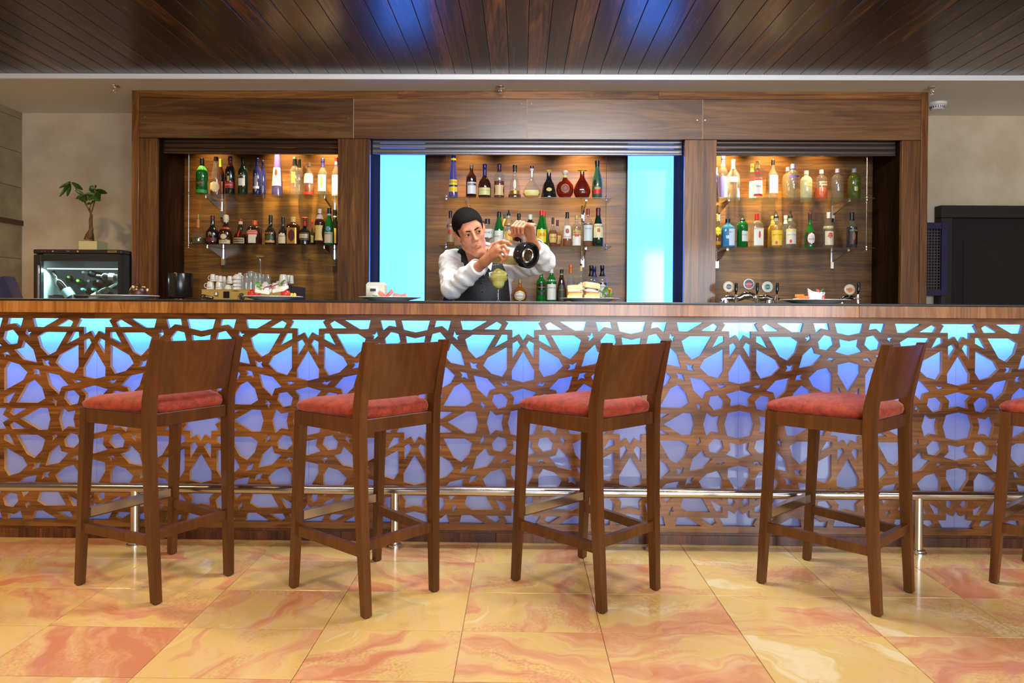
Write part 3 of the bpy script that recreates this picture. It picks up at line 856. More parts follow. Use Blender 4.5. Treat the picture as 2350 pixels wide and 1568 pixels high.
def glassmat(key):
    if key in _g: return _g[key]
    tab = {
     'clear': ((.86,.89,.88), .035, (.75,.78,.78)), 'green': ((.10,.50,.12), .35, (.02,.30,.05)), 'olive': ((.35,.42,.12), .30, (.20,.26,.05)),
     'frost': ((.8,.85,.78), .45, (.50,.56,.44)), 'bluetint': ((.30,.62,.85), .45, (.10,.42,.72)), 'amber': ((.72,.28,.04), .38, (.48,.16,.02)),
     'brown': ((.22,.07,.03), .5, (.07,.02,.012)), 'gold': ((.90,.62,.16), .40, (.75,.46,.05)), 'red': ((.45,.06,.02), .45, (.22,.02,.008)),
     'orangefade': ((.95,.45,.2), .6, (.8,.18,.05)),
     'pale': ((.90,.80,.52), .08, (.7,.6,.35)), 'violet': ((.38,.34,.75), .4, (.16,.14,.5)),
    }
    if key in tab:
        t, b, bc = tab[key]; m = thin_glass('glass_'+key, t, 1.0, 0.03, b, bc)
    else:
        c = {'black': (.010,.009,.010), 'dkgreen': (.008,.022,.010), 'dkblue': (.008,.010,.06), 'dkred': (.03,.006,.006), 'frostgreen': (.03,.10,.05), 'navy': (.01,.015,.09),
             'orange': (.16,.045,.01)}[key]
        m = plain('glass_'+key, c, 0.32 if key == 'frostgreen' else 0.07, coat=0.5)
    _g[key] = m
    return m
def paint(c, rough=0.45, metal=0.0):
    return plain('paint_%d_%d_%d' % c + ('m' if metal else ''), srgb(*c), rough, metal)
_txt = {}
def text_geo(s):
    if s in _txt: return _txt[s]
    cu = bpy.data.curves.new('lettering', 'FONT'); cu.body = s; cu.resolution_u = 2; cu.align_x = 'CENTER'; cu.align_y = 'CENTER'
    ob = bpy.data.objects.new('lettering', cu)
    me = bpy.data.meshes.new_from_object(ob)
    v = np.array([tuple(q.co)[:2] for q in me.vertices]); f = [tuple(p.vertices) for p in me.polygons]
    bpy.data.objects.remove(ob); bpy.data.curves.remove(cu); bpy.data.meshes.remove(me)
    w = v[:, 0].max()-v[:, 0].min(); v[:, 0] -= (v[:, 0].max()+v[:, 0].min())/2; v[:, 1] -= (v[:, 1].max()+v[:, 1].min())/2
    v /= max(w, 1e-6)
    _txt[s] = (v, f); return _txt[s]
def flat_text(s, width, mat, parent, M, name='lettering'):
    """text in the local XZ plane facing -Y"""
    v, f = text_geo(s); m = MB()
    m.add([M @ Vector((a*width, 0, b*width)) for a, b in v], f)
    return m.build(name, mat, parent)

def bottle(px, w, top, Y, zs, prof, glass, cap, labels=(), texts=(), desc='', fill=None, sq=1.0, ay=1.0, capw=1.12, seal=None, flute=0, rz=0.0, grp='bottles on the back bar', zbase=None):
    """px, w, top in photo pixels; labels: (z0, z1, half angle, colour, shape); texts: (string, z, width frac, colour)"""
    Rr = w/2/ppm(Y); p = at(px, top, Y); z0 = zs+0.0006; Hh = p.z-z0
    t = thing('bottle', desc, 'bottle', (p.x, Y, z0), rz, grp)
    pr = PROF[prof]; seg = 20 if not flute else 32
    capc, capf = cap[0], cap[1]
    zc = 1-capf
    zb_ = max(zc, .86) if len(cap) > 2 and cap[2] in ('pour', 'ballcap', 'mush') else zc
    body = [(r*Rr, z*Hh) for r, z in pr if z < zb_]+[(rat(pr, zb_)*Rr, zb_*Hh)]
    MB().lathe(body, seg, sq=sq, ay=ay, flute=flute*0.03, nf=flute).build('glass_body', glassmat(glass), t, True, 50)
    if fill:
        lv = fill[1]; q = [(max(r*Rr-0.0022, 0.001), z*Hh+(0.004 if z == 0 else 0)) for r, z in pr if z < lv]+[(rat(pr, lv)*Rr-0.0022, lv*Hh)]
        MB().lathe(q, 16, sq=sq, ay=ay).build('liquid', glassmat(fill[0]), t, True, 50)
    rc = rat(pr, max(zc, .84))*Rr*capw
    kind = cap[2] if len(cap) > 2 else 'cap'
    mt = paint(capc, 0.35, 0)
    if kind in ('cap', 'long'):     # capsule following the neck
        cp = [(rat(pr, zc+capf*q)*Rr*(1.06 if kind == 'cap' or q < .6 else 1.2)+.0004, Hh*(zc+capf*q)) for q in (0, .2, .4, .58, .6, .8, .97)]
        MB().lathe(cp+[(cp[-1][0]*.9, Hh)], 14).build('cap', mt, t, True, 50)
    elif kind == 'ballcap':
        MB().lathe([(rc*0.7, zc*Hh-0.001), (rc*1.0, Hh*(zc+capf*0.2)), (rc*1.25, Hh*(zc+capf*0.6)), (rc*1.0, Hh*0.98), (rc*0.3, Hh)], 14).build('stopper', mt, t, True, 50)
    elif kind == 'mush':
        MB().lathe([(rc*0.9, zc*Hh-0.001), (rc*0.9, Hh*(zc+capf*0.55)), (rc*2.1, Hh*(zc+capf*0.6)), (rc*1.7, Hh*0.985), (rc*0.4, Hh)], 14).build('stopper', mt, t, True, 50)
    elif kind == 'pour':
        cpo = MB().lathe([(rc*0.95, zc*Hh-0.001), (rc*0.95, Hh*(zc+capf*0.3))], 12).build('cap', paint((206,200,190)), t, True, 50)
        MB().lathe([(rc*1.0, Hh*(zc+capf*0.3)), (rc*1.15, Hh*(zc+capf*0.45)), (rc*0.55, Hh*(zc+capf*0.62)), (rc*0.3, Hh)], 12).build('pour_spout', M_BLACKM, t, True, 50)
    if seal:
        sc_, s0, s1 = seal
        MB().lathe([(rat(pr, s0)*Rr+0.0006, s0*Hh), (rat(pr, s1)*Rr+0.0006, s1*Hh)], 14, sq=sq, ay=ay, cap=False).build('neck_band', paint(sc_), t, True)
    def surf(a, z, off):
        r = rat(pr, z)*Rr
        ca, sa = math.sin(a), -math.cos(a)
        if sq < 1.0: q = (abs(ca)**(2/sq)+abs(sa)**(2/sq))**(-sq/2)
        else: q = 1.0
        return ((r*q+off)*ca, (r*q+off)*sa*ay-(0 if ay == 1 else off*0.5), z*Hh)
    off = 0.0008; lastlab = None
    for lb in labels:
        l0, l1, ha, col, shp = (lb+('rect',))[:5] if len(lb) < 5 else lb[:5]
        a0 = R(lb[5]) if len(lb) > 5 else 0.0
        nx, nz = 10, 7 if shp != 'rect' else 4
        m = MB()
        for j in range(nz+1):
            tz = j/nz; z = l0+(l1-l0)*tz
            if shp == 'oval': k = math.sqrt(max(0.0, 1-(2*tz-1)**2))*0.999+0.001
            elif shp == 'arch': k = 1.0 if tz < 0.55 else math.sqrt(max(0.0, 1-((tz-0.55)/0.45)**2))*0.98+0.02
            elif shp == 'waist': k = 1.0-0.25*math.sin(math.pi*tz)
            else: k = 1.0
            for i in range(nx+1):
                a = a0+R(ha)*k*(-1+2*i/nx)
                m.v.append(surf(a, z, off))
        for j in range(nz):
            for i in range(nx):
                q = j*(nx+1)+i; m.f.append((q, q+1, q+nx+2, q+nx+1))
        lastlab = m.build('label', paint(col) if col != 'foil' else plain('gold_foil', srgb(196,150,70), 0.3, 0.8), t, True, 80)
        off += 0.0005
    for s, z, wf, col in texts:
        v, f = text_geo(s); m = MB(); wd = wf*2*Rr; r = rat(pr, z)*Rr
        for a, b in v:
            ang = max(-1.35, min(1.35, a*wd/max(r, 1e-4)))
            m.v.append(surf(ang, min(0.97, z+b*wd/Hh), off+0.0006))
        m.f += f
        m.build('lettering', paint(col), lastlab or t)
    return t
ZL = lambda x, y: (400+x/4.1275, 340+y/4.1275)
def row(items, conv, k, zs):
    for it in items:
        (zx, w, top), Y = it[0], it[1]
        p = conv(zx, top); kw = it[-1] if isinstance(it[-1], dict) else {}
        a = it[2:-1] if kw else it[2:]
        bottle(p[0], w/k, p[1], Y, zs, *a, **kw)
WH = (226,222,212); CR = (214,196,150); BK = (18,16,18); GD = (190,150,70); RD = (170,28,26); NV = (24,26,80); DR = (80,20,26); YL = (222,196,40); SV = (190,192,198); INK = (40,34,32)
CL = lambda x, y: (400+x/4.1275, 340+y/4.1275)
CC = lambda x, y: (980+x/4.127, 340+y/4.127)
CR_ = lambda x, y: (1600+x/4.1256, 340+y/4.1256)
F1, F2, F3 = 5.50, 5.60, 5.69
D = dict
row([
 ((263,108,98),F1,'std','green',(BK,.22),[(.03,.12,80,(60,150,70)),(.18,.42,50,(18,60,28),'oval')],[('FRUITS',.30,.6,GD)],D(desc='green bottle with a bright green neck band, leftmost on the upper left shelf',seal=((90,190,90),.66,.80),fill=('green',.55))),
 ((395,102,83),F2,'long','clear',(BK,.10),[(.10,.36,60,CR,'oval')],[],D(desc='tall clear bottle of amber liqueur with a cream oval label, upper left shelf',fill=('amber',.42))),
 ((440,72,105),F3,'std','brown',((196,196,70),.20),[(.12,.42,50,CR)],[],D(desc='brown bottle with a yellow-green cap half hidden behind the cream oval label')),
 ((530,92,80),F2,'wine','black',((86,16,24),.26,'long'),[(.20,.36,62,RD),(.37,.5,14,GD)],[('CARDINAL',.28,.9,WH)],D(desc='black bottle with a slanted red label, upper left shelf')),
 ((652,92,93),F2,'wine','dkgreen',(BK,.22,'long'),[(.27,.46,42,WH)],[('TIO PEPE',.52,.82,CR)],D(desc='dark green wine bottle with a small square white label, upper left shelf')),
 ((787,82,97),F2,'wine','navy',((14,16,60),.2,'long'),[(.10,.58,20,(120,118,130),'oval'),(.20,.26,42,SV)],[],D(desc='dark blue bottle with a narrow silver label, upper left shelf')),
 ((840,56,118),F3,'wine','navy',((16,18,80),.2,'long'),[],[],D(desc='dark blue bottle tucked behind the silver-labelled blue one')),
 ((978,104,10),F2,'cone','violet',(NV,.10),[(.22,.60,62,WH),(.42,.58,20,(110,36,22),'oval')],[('GALLIANO',.36,1.0,INK),('LIQUORE',.28,.6,(90,90,90))],D(desc='tall tapering bottle with a white label and red base, upper left shelf',fill=('red',.21))),
 ((1143,98,85),5.66,'wine','clear',((206,190,140),.05),[(.35,.62,22,GD)],[],D(desc='clear bottle with a pale cork and narrow gold label, upper left shelf',seal=(BK,.78,.95))),
 ((1184,78,105),5.745,'wine','clear',(BK,.20),[],[],D(desc='clear bottle with a black neck, just behind the gold-labelled clear one')),
 ((1277,92,137),F3,'std','clear',((80,74,72),.12),[(.42,.68,62,WH),(.10,.17,74,RD)],[('SOUTHERN',.62,.9,INK),('COMFORT',.55,.8,INK)],D(desc='clear bottle with white label, amber base and red band, upper left shelf',fill=('amber',.36))),
 ((1407,92,98),F3,'std','clear',(NV,.22,'long'),[(.18,.58,52,(196,204,222)),(.24,.58,16,GD,'oval')],[],D(desc='clear bottle with a dark blue cap and silver-gold label, upper left shelf')),
 ((1535,80,88),F3,'std','clear',(RD,.10),[(.06,.56,60,(190,180,206))],[],D(desc='clear bottle with a red cap and lavender label beside the left post',seal=((110,150,170),.82,.9))),
], CL, 4.1275, ZLU)
row([
 ((228,146,628),F1,'decant','pale',((150,128,40),.14),[],[],D(desc='round glass decanter with dark liquid and a cork, leftmost on the lower left shelf',fill=('black',.22),seal=((196,120,60),.56,.84))),
 ((363,120,640),F1,'jug','black',(DR,.12),[(.10,.22,60,(96,14,16))],[('Tia',.37,.28,GD),('M',.33,.2,GD)],D(desc='black bottle with gold script and a red band, lower left shelf')),
 ((490,126,630),F1,'jug','brown',((214,204,176),.30,'ballcap'),[(.02,.14,60,CR),(.16,.34,26,CR,'oval')],[('DOM',.09,.5,INK)],D(desc='brown bottle with a white wax stopper and cream seal label, lower left shelf',seal=((150,34,30),.50,.57))),
 ((628,126,670),F1,'bulb','brown',(RD,.08),[(.04,.24,52,CR),(.06,.22,46,(92,66,36)),(.30,.56,8,RD)],[('Grand Marnier',.14,.85,CR)],D(desc='bulbous brown bottle with a red ribbon and cream label, lower left shelf',seal=((206,190,160),.78,.90))),
 ((760,126,688),F1,'sq','brown',((204,72,30),.18),[(.05,.58,30,(216,206,190)),(.40,.56,40,(216,84,40))],[('COINTREAU',.48,.7,WH)],D(desc='square brown bottle with an orange cap and orange-white label',sq=.5)),
 ((913,108,635),F1,'jug','black',(BK,.20),[(.06,.14,60,GD),(.16,.32,50,(56,74,30),'arch')],[('BAILEYS',.38,.85,(214,120,60))],D(desc='black cream-liqueur bottle with an orange title and green label')),
 ((1030,92,652),F1,'jug','black',(BK,.20),[(.04,.42,50,CR,'arch')],[('KAHLUA',.30,.75,INK)],D(desc='black bottle with an arched cream label, lower left shelf')),
 ((1128,116,655),F1,'sq','brown',((206,172,100),.18),[(.03,.60,40,'foil'),(.10,.55,28,(86,18,16),'oval')],[],D(desc='square dark bottle with a gold label bearing a maroon oval',sq=.45)),
 ((1237,112,653),5.49,'squat','black',(RD,.10,'mush'),[(.16,.42,60,(92,66,44)),(.24,.36,46,CR)],[('DRAMBUIE',.30,.85,INK)],D(desc='squat black bottle with a flared red stopper and brown label',seal=(RD,.68,.86))),
 ((1307,56,678),5.70,'squat','black',(RD,.10),[(.16,.42,40,(110,104,70))],[],D(desc='black bottle with a red top peeking out behind the squat one',seal=((110,24,22),.70,.88))),
 ((1378,96,580),F1,'wine','brown',((196,190,176),.12),[(.12,.54,52,(206,176,96),'waist')],[],D(desc='tall brown bottle with an ornate yellow label and silver cap',seal=((130,110,140),.72,.86))),
 ((1468,92,568),F1,'champ','green',(BK,.16),[(.05,.34,58,(206,186,150)),(.36,.5,24,(90,130,170),'oval')],[('FERNET',.30,.8,INK)],D(desc='slender green bottle with a cream label near the left post',seal=(SV,.80,.84),fill=('green',.7))),
 ((1524,78,585),F3,'champ','black',(BK,.16),[(.1,.5,30,GD)],[],D(desc='dark bottle half hidden by the left post on the lower shelf',seal=(SV,.80,.84))),
], CL, 4.1275, ZLL)
row([
 ((250,92,72),F1,'cone','violet',(NV,.14),[(.13,.42,64,YL),(.25,.29,64,NV),(.88,.93,80,YL)],[('METAXA',.36,.85,INK)],D(desc='tall tapering bottle with a yellow label, leftmost on the upper centre shelf',fill=('red',.12))),
 ((420,98,160),F1,'std','brown',((96,84,82),.10),[(.10,.46,56,(222,216,216),'rect',14),(.36,.42,50,NV,'rect',14)],[('MARTELL',.39,.7,WH)],D(desc='dark cognac bottle with a white label and navy title band')),
 ((547,122,153),F1,'squat','brown',((26,22,96),.34,'long'),[(.06,.28,60,(214,206,140))],[('COURVOISIER',.20,.85,GD)],D(desc='squat cognac bottle with a long dark blue neck and cream label')),
 ((685,100,150),F1,'std','clear',((56,26,58),.22,'long'),[(.06,.36,60,(210,180,120),'waist')],[],D(desc='cognac bottle with a dark purple neck and tan label',fill=('red',.48))),
 ((832,126,162),F1,'bell','clear',((16,30,26),.20,'long'),[(.10,.20,52,'foil'),(.24,.55,16,(206,214,206),'oval')],[],D(desc='bell-shaped clear decanter with a black stopper and gold band',fill=('red',.10))),
 ((993,176,172),F1,'diamond','clear',((30,26,26),.06),[(.07,.24,50,(214,204,130))],[],D(desc='wide flask-shaped clear bottle with a pale yellow label',fill=('gold',.14),ay=.45,seal=(SV,.86,.93))),
 ((1155,152,205),F1,'bell','black',((206,170,80),.12,'ballcap'),[(.20,.34,24,(206,194,110),'oval')],[],D(desc='black flared cognac bottle with a gold oval label and gold stopper',flute=16)),
 ((1308,166,212),F1,'round','red',((200,196,190),.16,'ballcap'),[(.17,.50,28,GD,'oval'),(.19,.48,25,(120,24,20),'oval')],[],D(desc='round ribbed cognac bottle with a dark red medallion',flute=16,ay=.55,seal=((214,190,110),.74,.84))),
 ((1470,160,205),F1,'tear','red',((212,176,40),.07,'mush'),[],[],D(desc='teardrop-shaped dark amber bottle with a flat gold stopper',ay=.6,fill=('red',.6))),
 ((1613,98,120),F1,'champ','frostgreen',(BK,.16,'long'),[(.10,.22,50,(200,30,30)),(.22,.28,34,GD),(.32,.48,22,(20,16,14),'oval',-25)],[],D(desc='frosted green bottle with a red band, rightmost on the upper centre shelf')),
], CC, 4.127, ZCU)
row([
 ((222,86,597),F1,'std','clear',(BK,.20,'long'),[(.10,.52,62,(150,120,70)),(.3,.46,26,(170,40,30),'oval')],[],D(desc='bottle with an ornate gold label, left of the bartender on the lower shelf',fill=('amber',.6))),
 ((528,80,690),F3,'std','clear',(BK,.18),[],[],D(desc='clear bottle with a black cap mostly hidden behind the bartender')),
 ((572,132,672),F2,'sq','clear',((22,20,18),.18),[(.32,.62,52,(216,214,204))],[('DANIEL',.50,.7,INK)],D(desc='square clear bottle with a white label just right of the bartender',sq=.5)),
 ((682,96,605),F1,'long','green',(BK,.16),[(.10,.44,58,(222,218,200))],[('Black&White',.28,.8,INK)],D(desc='green whisky bottle with a white label, right of the bartender',fill=('green',.6))),
 ((735,60,625),F3,'std','amber',((24,66,80),.10),[(.62,.72,50,(216,150,70))],[],D(desc='amber bottle with a teal cap behind the pouring spout',seal=((216,160,90),.66,.86))),
 ((773,92,585),F1,'std','clear',(BK,.24,'pour'),[(.10,.40,60,(222,170,60))],[],D(desc='clear bottle with a black pouring spout and orange label above the blender jug',seal=((216,160,90),.56,.74),fill=('pale',.45))),
 ((870,88,620),F2,'std','brown',(BK,.26,'long'),[],[],D(desc='dark brown bottle with a black neck behind the raised hand')),
 ((978,112,630),F1,'sq','brown',((214,212,200),.16),[(.10,.62,60,(222,222,222)),(.64,.72,60,(222,218,196))],[("Ballantine's",.50,.85,INK)],D(desc='bottle with a white cap and large white label behind the left wrist',sq=.62)),
 ((1085,100,592),F1,'long','green',((200,30,34),.14),[(.10,.46,60,(228,206,40))],[('J&B',.30,.72,(200,34,30))],D(desc='green bottle with a yellow label reading J&B and a red cap',fill=('green',.6))),
 ((1106,84,596),F3,'long','green',((190,28,32),.14),[],[],D(desc='green bottle with a red cap directly behind the yellow-label one')),
 ((1192,96,660),F1,'round','clear',((70,24,44),.22),[(.12,.42,44,(206,170,90))],[('CHIVAS',.30,.6,INK)],D(desc='rounded whisky bottle with a purple cap and gold label, in front of its twin',fill=('amber',.55))),
 ((1236,92,680),F2,'round','clear',((70,24,44),.22),[(.12,.42,44,(196,150,80))],[],D(desc='amber whisky bottle with a purple cap, half behind its twin',fill=('amber',.55))),
 ((1328,82,607),F1,'long','clear',(BK,.18),[(.22,.60,62,(226,220,208)),(.36,.52,24,(150,60,30),'oval')],[('GROUSE',.27,.7,INK)],D(desc='whisky bottle with a white label showing a brown bird',fill=('amber',.6))),
 ((1417,92,635),F1,'std','clear',((196,170,100),.14),[(.02,.34,56,(224,218,204)),(.36,.5,52,(200,170,90)),(.30,.38,24,(200,50,40))],[('GRANTS',.43,.7,INK)],D(desc='pale whisky bottle with a gold cap and a small red label stripe',fill=('pale',.6))),
 ((1525,92,575),F1,'std','clear',((150,30,40),.16),[(.14,.56,60,(200,208,208))],[("DEWAR'S",.46,.7,INK)],D(desc='whisky bottle with a red cap and pale blue-white label',fill=('amber',.6))),
 ((1622,102,568),F1,'long','dkgreen',((86,22,32),.20,'long'),[(.22,.58,62,(216,208,160)),(.36,.46,14,(190,60,40))],[('JAMESON',.51,.85,INK)],D(desc='dark green bottle with a cream label, rightmost on the lower centre shelf')),
], CC, 4.127, ZCL)
row([
 ((203,92,1120),F1,'sq','dkblue',((30,28,120),.12),[(.16,.30,50,'foil'),(.30,.52,50,(46,20,14))],[],D(desc='blue-lit square bottle with a gold band beside the bartender on the back counter',sq=.5)),
 ((287,30,1400),F3,'std','brown',(GD,.14),[],[],D(desc='tiny brown bottle beside the bartender on the back counter')),
 ((880,136,1240),F1,'round','amber',((150,120,60),.16),[(.10,.52,46,(206,196,170),'oval'),(.14,.48,38,(130,96,60),'oval'),(.17,.45,33,(214,206,186),'oval')],[('DISARONNO',.30,.6,INK)],D(desc='round amber bottle with a circular medallion label behind the cocktail glass',ay=.6,fill=('amber',.55))),
 ((1082,92,1150),F1,'std','green',((60,46,20),.16),[(.36,.62,50,BK,'oval'),(.24,.34,60,(34,40,24))],[('Glenfiddich',.48,.85,GD)],D(desc='green whisky bottle with a black and gold oval label on the back counter',fill=('green',.6))),
 ((1180,94,1122),F1,'std','green',((206,206,206),.18),[(.10,.52,58,(216,214,206))],[('LAPHROAIG',.42,.9,INK)],D(desc='green bottle with a white label and pale cap on the back counter',seal=(WH,.60,.64),fill=('green',.6))),
 ((1275,86,1150),F1,'long','brown',(BK,.12),[(.08,.60,44,(46,52,34),'arch')],[('MALT',.40,.5,GD)],D(desc='brown bottle with a dark arched label next to the sandwich plate',seal=((150,150,60),.84,.88))),
 ((1362,86,1105),F1,'long','clear',((190,96,40),.22,'long'),[(.12,.40,58,(222,146,50))],[('MALT',.34,.5,INK)],D(desc='clear bottle with an orange neck and orange label behind the sandwiches',fill=('gold',.38))),
 ((1460,92,1095),F1,'round','clear',(BK,.05),[(.14,.50,44,(222,216,196))],[('MACALLAN',.34,.75,INK)],D(desc='clear bottle with a tan cork neck and cream label behind the sandwiches',seal=((222,180,110),.82,.95),fill=('pale',.5))),
 ((1555,92,1112),F1,'std','clear',(BK,.28,'long'),[(.18,.52,58,(206,202,206),'arch')],[('BOWMORE',.44,.8,INK)],D(desc='white-labelled black-capped bottle behind the right-hand sandwich',fill=('amber',.55))),
 ((1586,80,1122),F3,'std','clear',(NV,.28,'long'),[],[],D(desc='bottle with a dark blue cap squeezed behind two black-capped ones',fill=('amber',.5))),
 ((1660,96,1112),F1,'std','clear',(BK,.28,'long'),[(.18,.52,58,(206,202,210),'arch'),(.05,.17,58,BK)],[('BOWMORE',.44,.8,INK)],D(desc='blue-edged bottle with an arched white label, rightmost on the back counter',fill=('brown',.55))),
], CC, 4.127, ZS)
row([
 ((183,50,186),F3,'abs','violet',(WH,.2),[],[],D(desc='bluish bottle sliver with a white cap against the right post, upper shelf')),
 ((245,88,70),F2,'std','clear',((120,120,190),.20,'long'),[(.05,.52,60,(110,112,190)),(.05,.50,22,(222,220,214),'rect',26)],[],D(desc='clear vodka bottle with a violet-blue label, upper right shelf',seal=(SV,.76,.82))),
 ((343,92,110),F3,'std','clear',((190,196,206),.22,'long'),[(.46,.58,58,(180,214,222))],[('FINLANDIA',.57,.85,INK)],D(desc='clear ribbed vodka bottle with a pale blue label, upper right shelf',flute=12)),
 ((520,74,150),5.70,'long','clear',((190,160,80),.22,'long'),[(.10,.60,60,(222,218,214)),(.54,.60,60,RD),(.66,.70,70,RD)],[],D(desc='vodka bottle with a gold cap, behind its red and white twin')),
 ((573,88,123),5.58,'long','clear',((190,160,80),.20,'long'),[(.10,.56,62,(222,222,230)),(.50,.58,64,RD),(.08,.14,64,RD),(.66,.71,80,RD)],[('STOLICHNAYA',.54,.9,WH),('Stoli',.34,.6,INK)],D(desc='front vodka bottle with a gold cap and red and white label, upper right shelf')),
 ((718,92,110),F3,'std','clear',((20,20,30),.12),[(.20,.62,56,(216,222,236))],[('KetelOne',.44,.7,INK)],D(desc='clear vodka bottle with a black cap and tall white label, upper right shelf')),
 ((858,104,182),5.73,'abs','pale',((140,140,180),.12),[],[],D(desc='clear vodka bottle with a silver cap, rear one of an overlapping pair')),
 ((907,110,152),F2,'abs','clear',((130,130,190),.13),[(.62,.66,60,(70,66,150))],[('ABSOLUT',.62,.9,(60,56,160)),('VODKA',.54,.6,(60,56,160))],D(desc='clear vodka bottle with blue lettering, front one of an overlapping pair')),
 ((1033,108,215),F3,'abs','frost',((170,172,180),.12),[],[('ABSOLUT',.60,.75,(214,206,40)),('CITRON',.52,.7,(214,206,40))],D(desc='frosted vodka bottle with yellow lettering, upper right shelf')),
 ((1175,108,208),F3,'abs','clear',((170,172,180),.12),[],[('ABSOLUT',.60,.75,WH),('APEACH',.52,.7,WH)],D(desc='vodka bottle fading from yellow to red-orange, upper right shelf',fill=('orangefade',.45))),
 ((1328,108,197),F3,'abs','clear',((150,150,176),.12),[],[('ABSOLUT',.60,.75,INK),('VODKA',.30,.5,INK)],D(desc='clear vodka bottle with black lettering, upper right shelf')),
 ((1487,110,195),F3,'abs','olive',((140,140,170),.12),[(.30,.46,10,(170,150,60),'oval')],[('ABSOLUT',.60,.75,(90,140,50))],D(desc='olive-green clear vodka bottle, rightmost on the upper right shelf')),
], CR_, 4.1256, ZRU)
row([
 ((190,70,625),F2,'long','pale',((206,180,80),.16),[(.10,.20,70,(206,150,50)),(.36,.62,60,(226,206,60),'oval')],[('CROIX',.50,.8,INK)],D(desc='golden bottle with a yellow oval label against the right post, lower shelf',fill=('gold',.4))),
 ((290,116,672),F1,'sq','bluetint',((30,28,34),.14),[(.05,.64,30,(206,216,230),'rect',26)],[('BOMBAY',.52,.5,NV)],D(desc='square sky-blue gin bottle with a white side label, lower right shelf',sq=.42,fill=('bluetint',.6))),
 ((430,102,640),F1,'abs','green',(BK,.24,'pour'),[(.18,.50,44,(222,222,216),'rect',22)],[('Tanqueray',.38,.6,INK)],D(desc='green gin bottle with a pouring spout and white label, lower right shelf',fill=('green',.6))),
 ((565,108,622),F2,'sq','clear',(RD,.18),[(.08,.58,50,(214,216,216),'rect',10),(.28,.50,10,(200,40,40),'oval',10)],[('BEEFEATER',.56,.7,RD)],D(desc='clear square gin bottle with a red cap and red figure, lower right shelf',sq=.45)),
 ((715,88,645),F3,'std','gold',((206,160,60),.22,'long'),[],[],D(desc='golden tequila bottle behind the one with the yellow label')),
 ((747,112,598),F2,'std','clear',(BK,.26,'pour'),[(.08,.22,58,(226,196,90)),(.22,.48,60,(232,188,40)),(.10,.20,12,(206,70,30),'oval',-14)],[('Jose Cuervo',.36,.85,INK)],D(desc='golden tequila bottle with a pouring spout and yellow label',fill=('gold',.62))),
 ((838,80,640),F3,'std','clear',(SV,.24,'long'),[],[],D(desc='clear bottle with a silver neck behind the pale-label tequila')),
 ((882,106,598),F2,'std','clear',(BK,.26,'pour'),[(.12,.46,60,(206,206,200)),(.46,.52,60,(226,196,120)),(.14,.24,12,(190,50,40),'oval',-14)],[('Jose Cuervo',.36,.85,(110,110,120))],D(desc='clear tequila bottle with a pouring spout and pale grey label')),
 ((1068,92,612),F2,'jug','green',(RD,.04),[(.10,.46,64,(70,14,22)),(.12,.44,46,(222,216,214),'oval')],[('MALIBU',.26,.6,INK)],D(desc='green bottle with a red-edged white oval label, lower right shelf',fill=('green',.38),seal=((50,20,18),.80,.95))),
 ((1243,92,610),F2,'std','clear',((210,212,216),.16),[(.10,.48,60,(214,204,176)),(.28,.44,28,(190,50,30),'oval')],[('Havana',.38,.5,WH),('Club',.32,.35,WH)],D(desc='clear rum bottle with a white cap and a red disc on its label',seal=((214,196,150),.56,.62))),
 ((1465,96,610),F2,'std','clear',((20,18,22),.22,'long'),[(.12,.52,64,(30,22,22)),(.22,.46,16,(150,90,60),'oval')],[('CAPTAIN',.50,.8,CR),('RUM',.2,.4,RD)],D(desc='dark-label rum bottle with a black cap, rightmost on the lower right shelf',fill=('brown',.6))),
], CR_, 4.1256, ZRL)
# ------------------------------------------------------------------ things on the bar top
def lathe_obj(name, prof, mat, parent, n=24, c=(0,0,0), smooth=True, M=None, **kw):
    m = MB().lathe(prof, n, c, **kw)
    if M is not None: m.xform(M)
    return m.build(name, mat, parent, smooth, 50)
_v, _f = [], []
M_PLATE = M_WHITE
def plate(px0, px1, Y, label):
    a, b = at(px0, 686, Y), at(px1, 686, Y); r = (b.x-a.x)/2
    p = thing('plate', label, 'plate', ((a.x+b.x)/2, Y, ZTOP+0.0008), 0, 'white plates on the bar top')
    o = lathe_obj('dish', [(0.001,.004),(r*.55,.004),(r*.60,.006),(r*.98,.0165),(r*1.0,.0175),(r*1.0,.0155),(r*.62,.003),(r*.58,0),(0.001,0)], M_PLATE, p, 40, cap=False)
    lathe_obj('rim', [(r*.985,.0165),(r*1.003,.0178),(r*.99,.0185),(r*.97,.0170)], plain('rim_glaze', srgb(214,210,202), 0.15), p, 40, cap=False)
    return (a.x+b.x)/2, r
ZPL = ZTOP+0.0008+0.0065
YPL = 3.19
def food(name, label, cat, loc, rz=0, group=None):
    o = thing(name, label, cat, loc, rz, group); o.scale = (1.12, 1.12, 1.45) if name != 'toasted_sandwich' else (1.0, 1.0, 1.45)
    return o

# plate 1: chocolate dessert
px_, r_ = plate(221, 358, YPL, 'white plate under the chocolate dessert at the left end of the bar')
p = at(318, 672, YPL); t = food('chocolate_dessert', 'round chocolate dessert topped with chopped nuts and cream', 'dessert', (p.x, YPL, ZPL))
M_CHOC = noisy('chocolate', srgb(38,16,8), srgb(70,34,16), 40, 0.35, 4, bump=0.3)
lathe_obj('cake', [(0.001,0),(.030,0),(.035,.010),(.035,.022),(.028,.034),(.012,.040),(.001,.041)], M_CHOC, t, 20)
random.seed(11)
M_NUT = noisy('chopped_nut', srgb(196,160,96), srgb(232,214,170), 60, 0.6)
for i in range(16):
    a = random.uniform(-2.6, 0.2); rr = random.uniform(.016, .034); z = .040-.014*(rr/.034)**2+random.uniform(-.006, .002)
    MB().ball((rr*math.cos(a), rr*math.sin(a)*0.9, z), random.uniform(.004, .0065), 5, (1, .8, .7)).build('nut_piece', M_NUT, t)
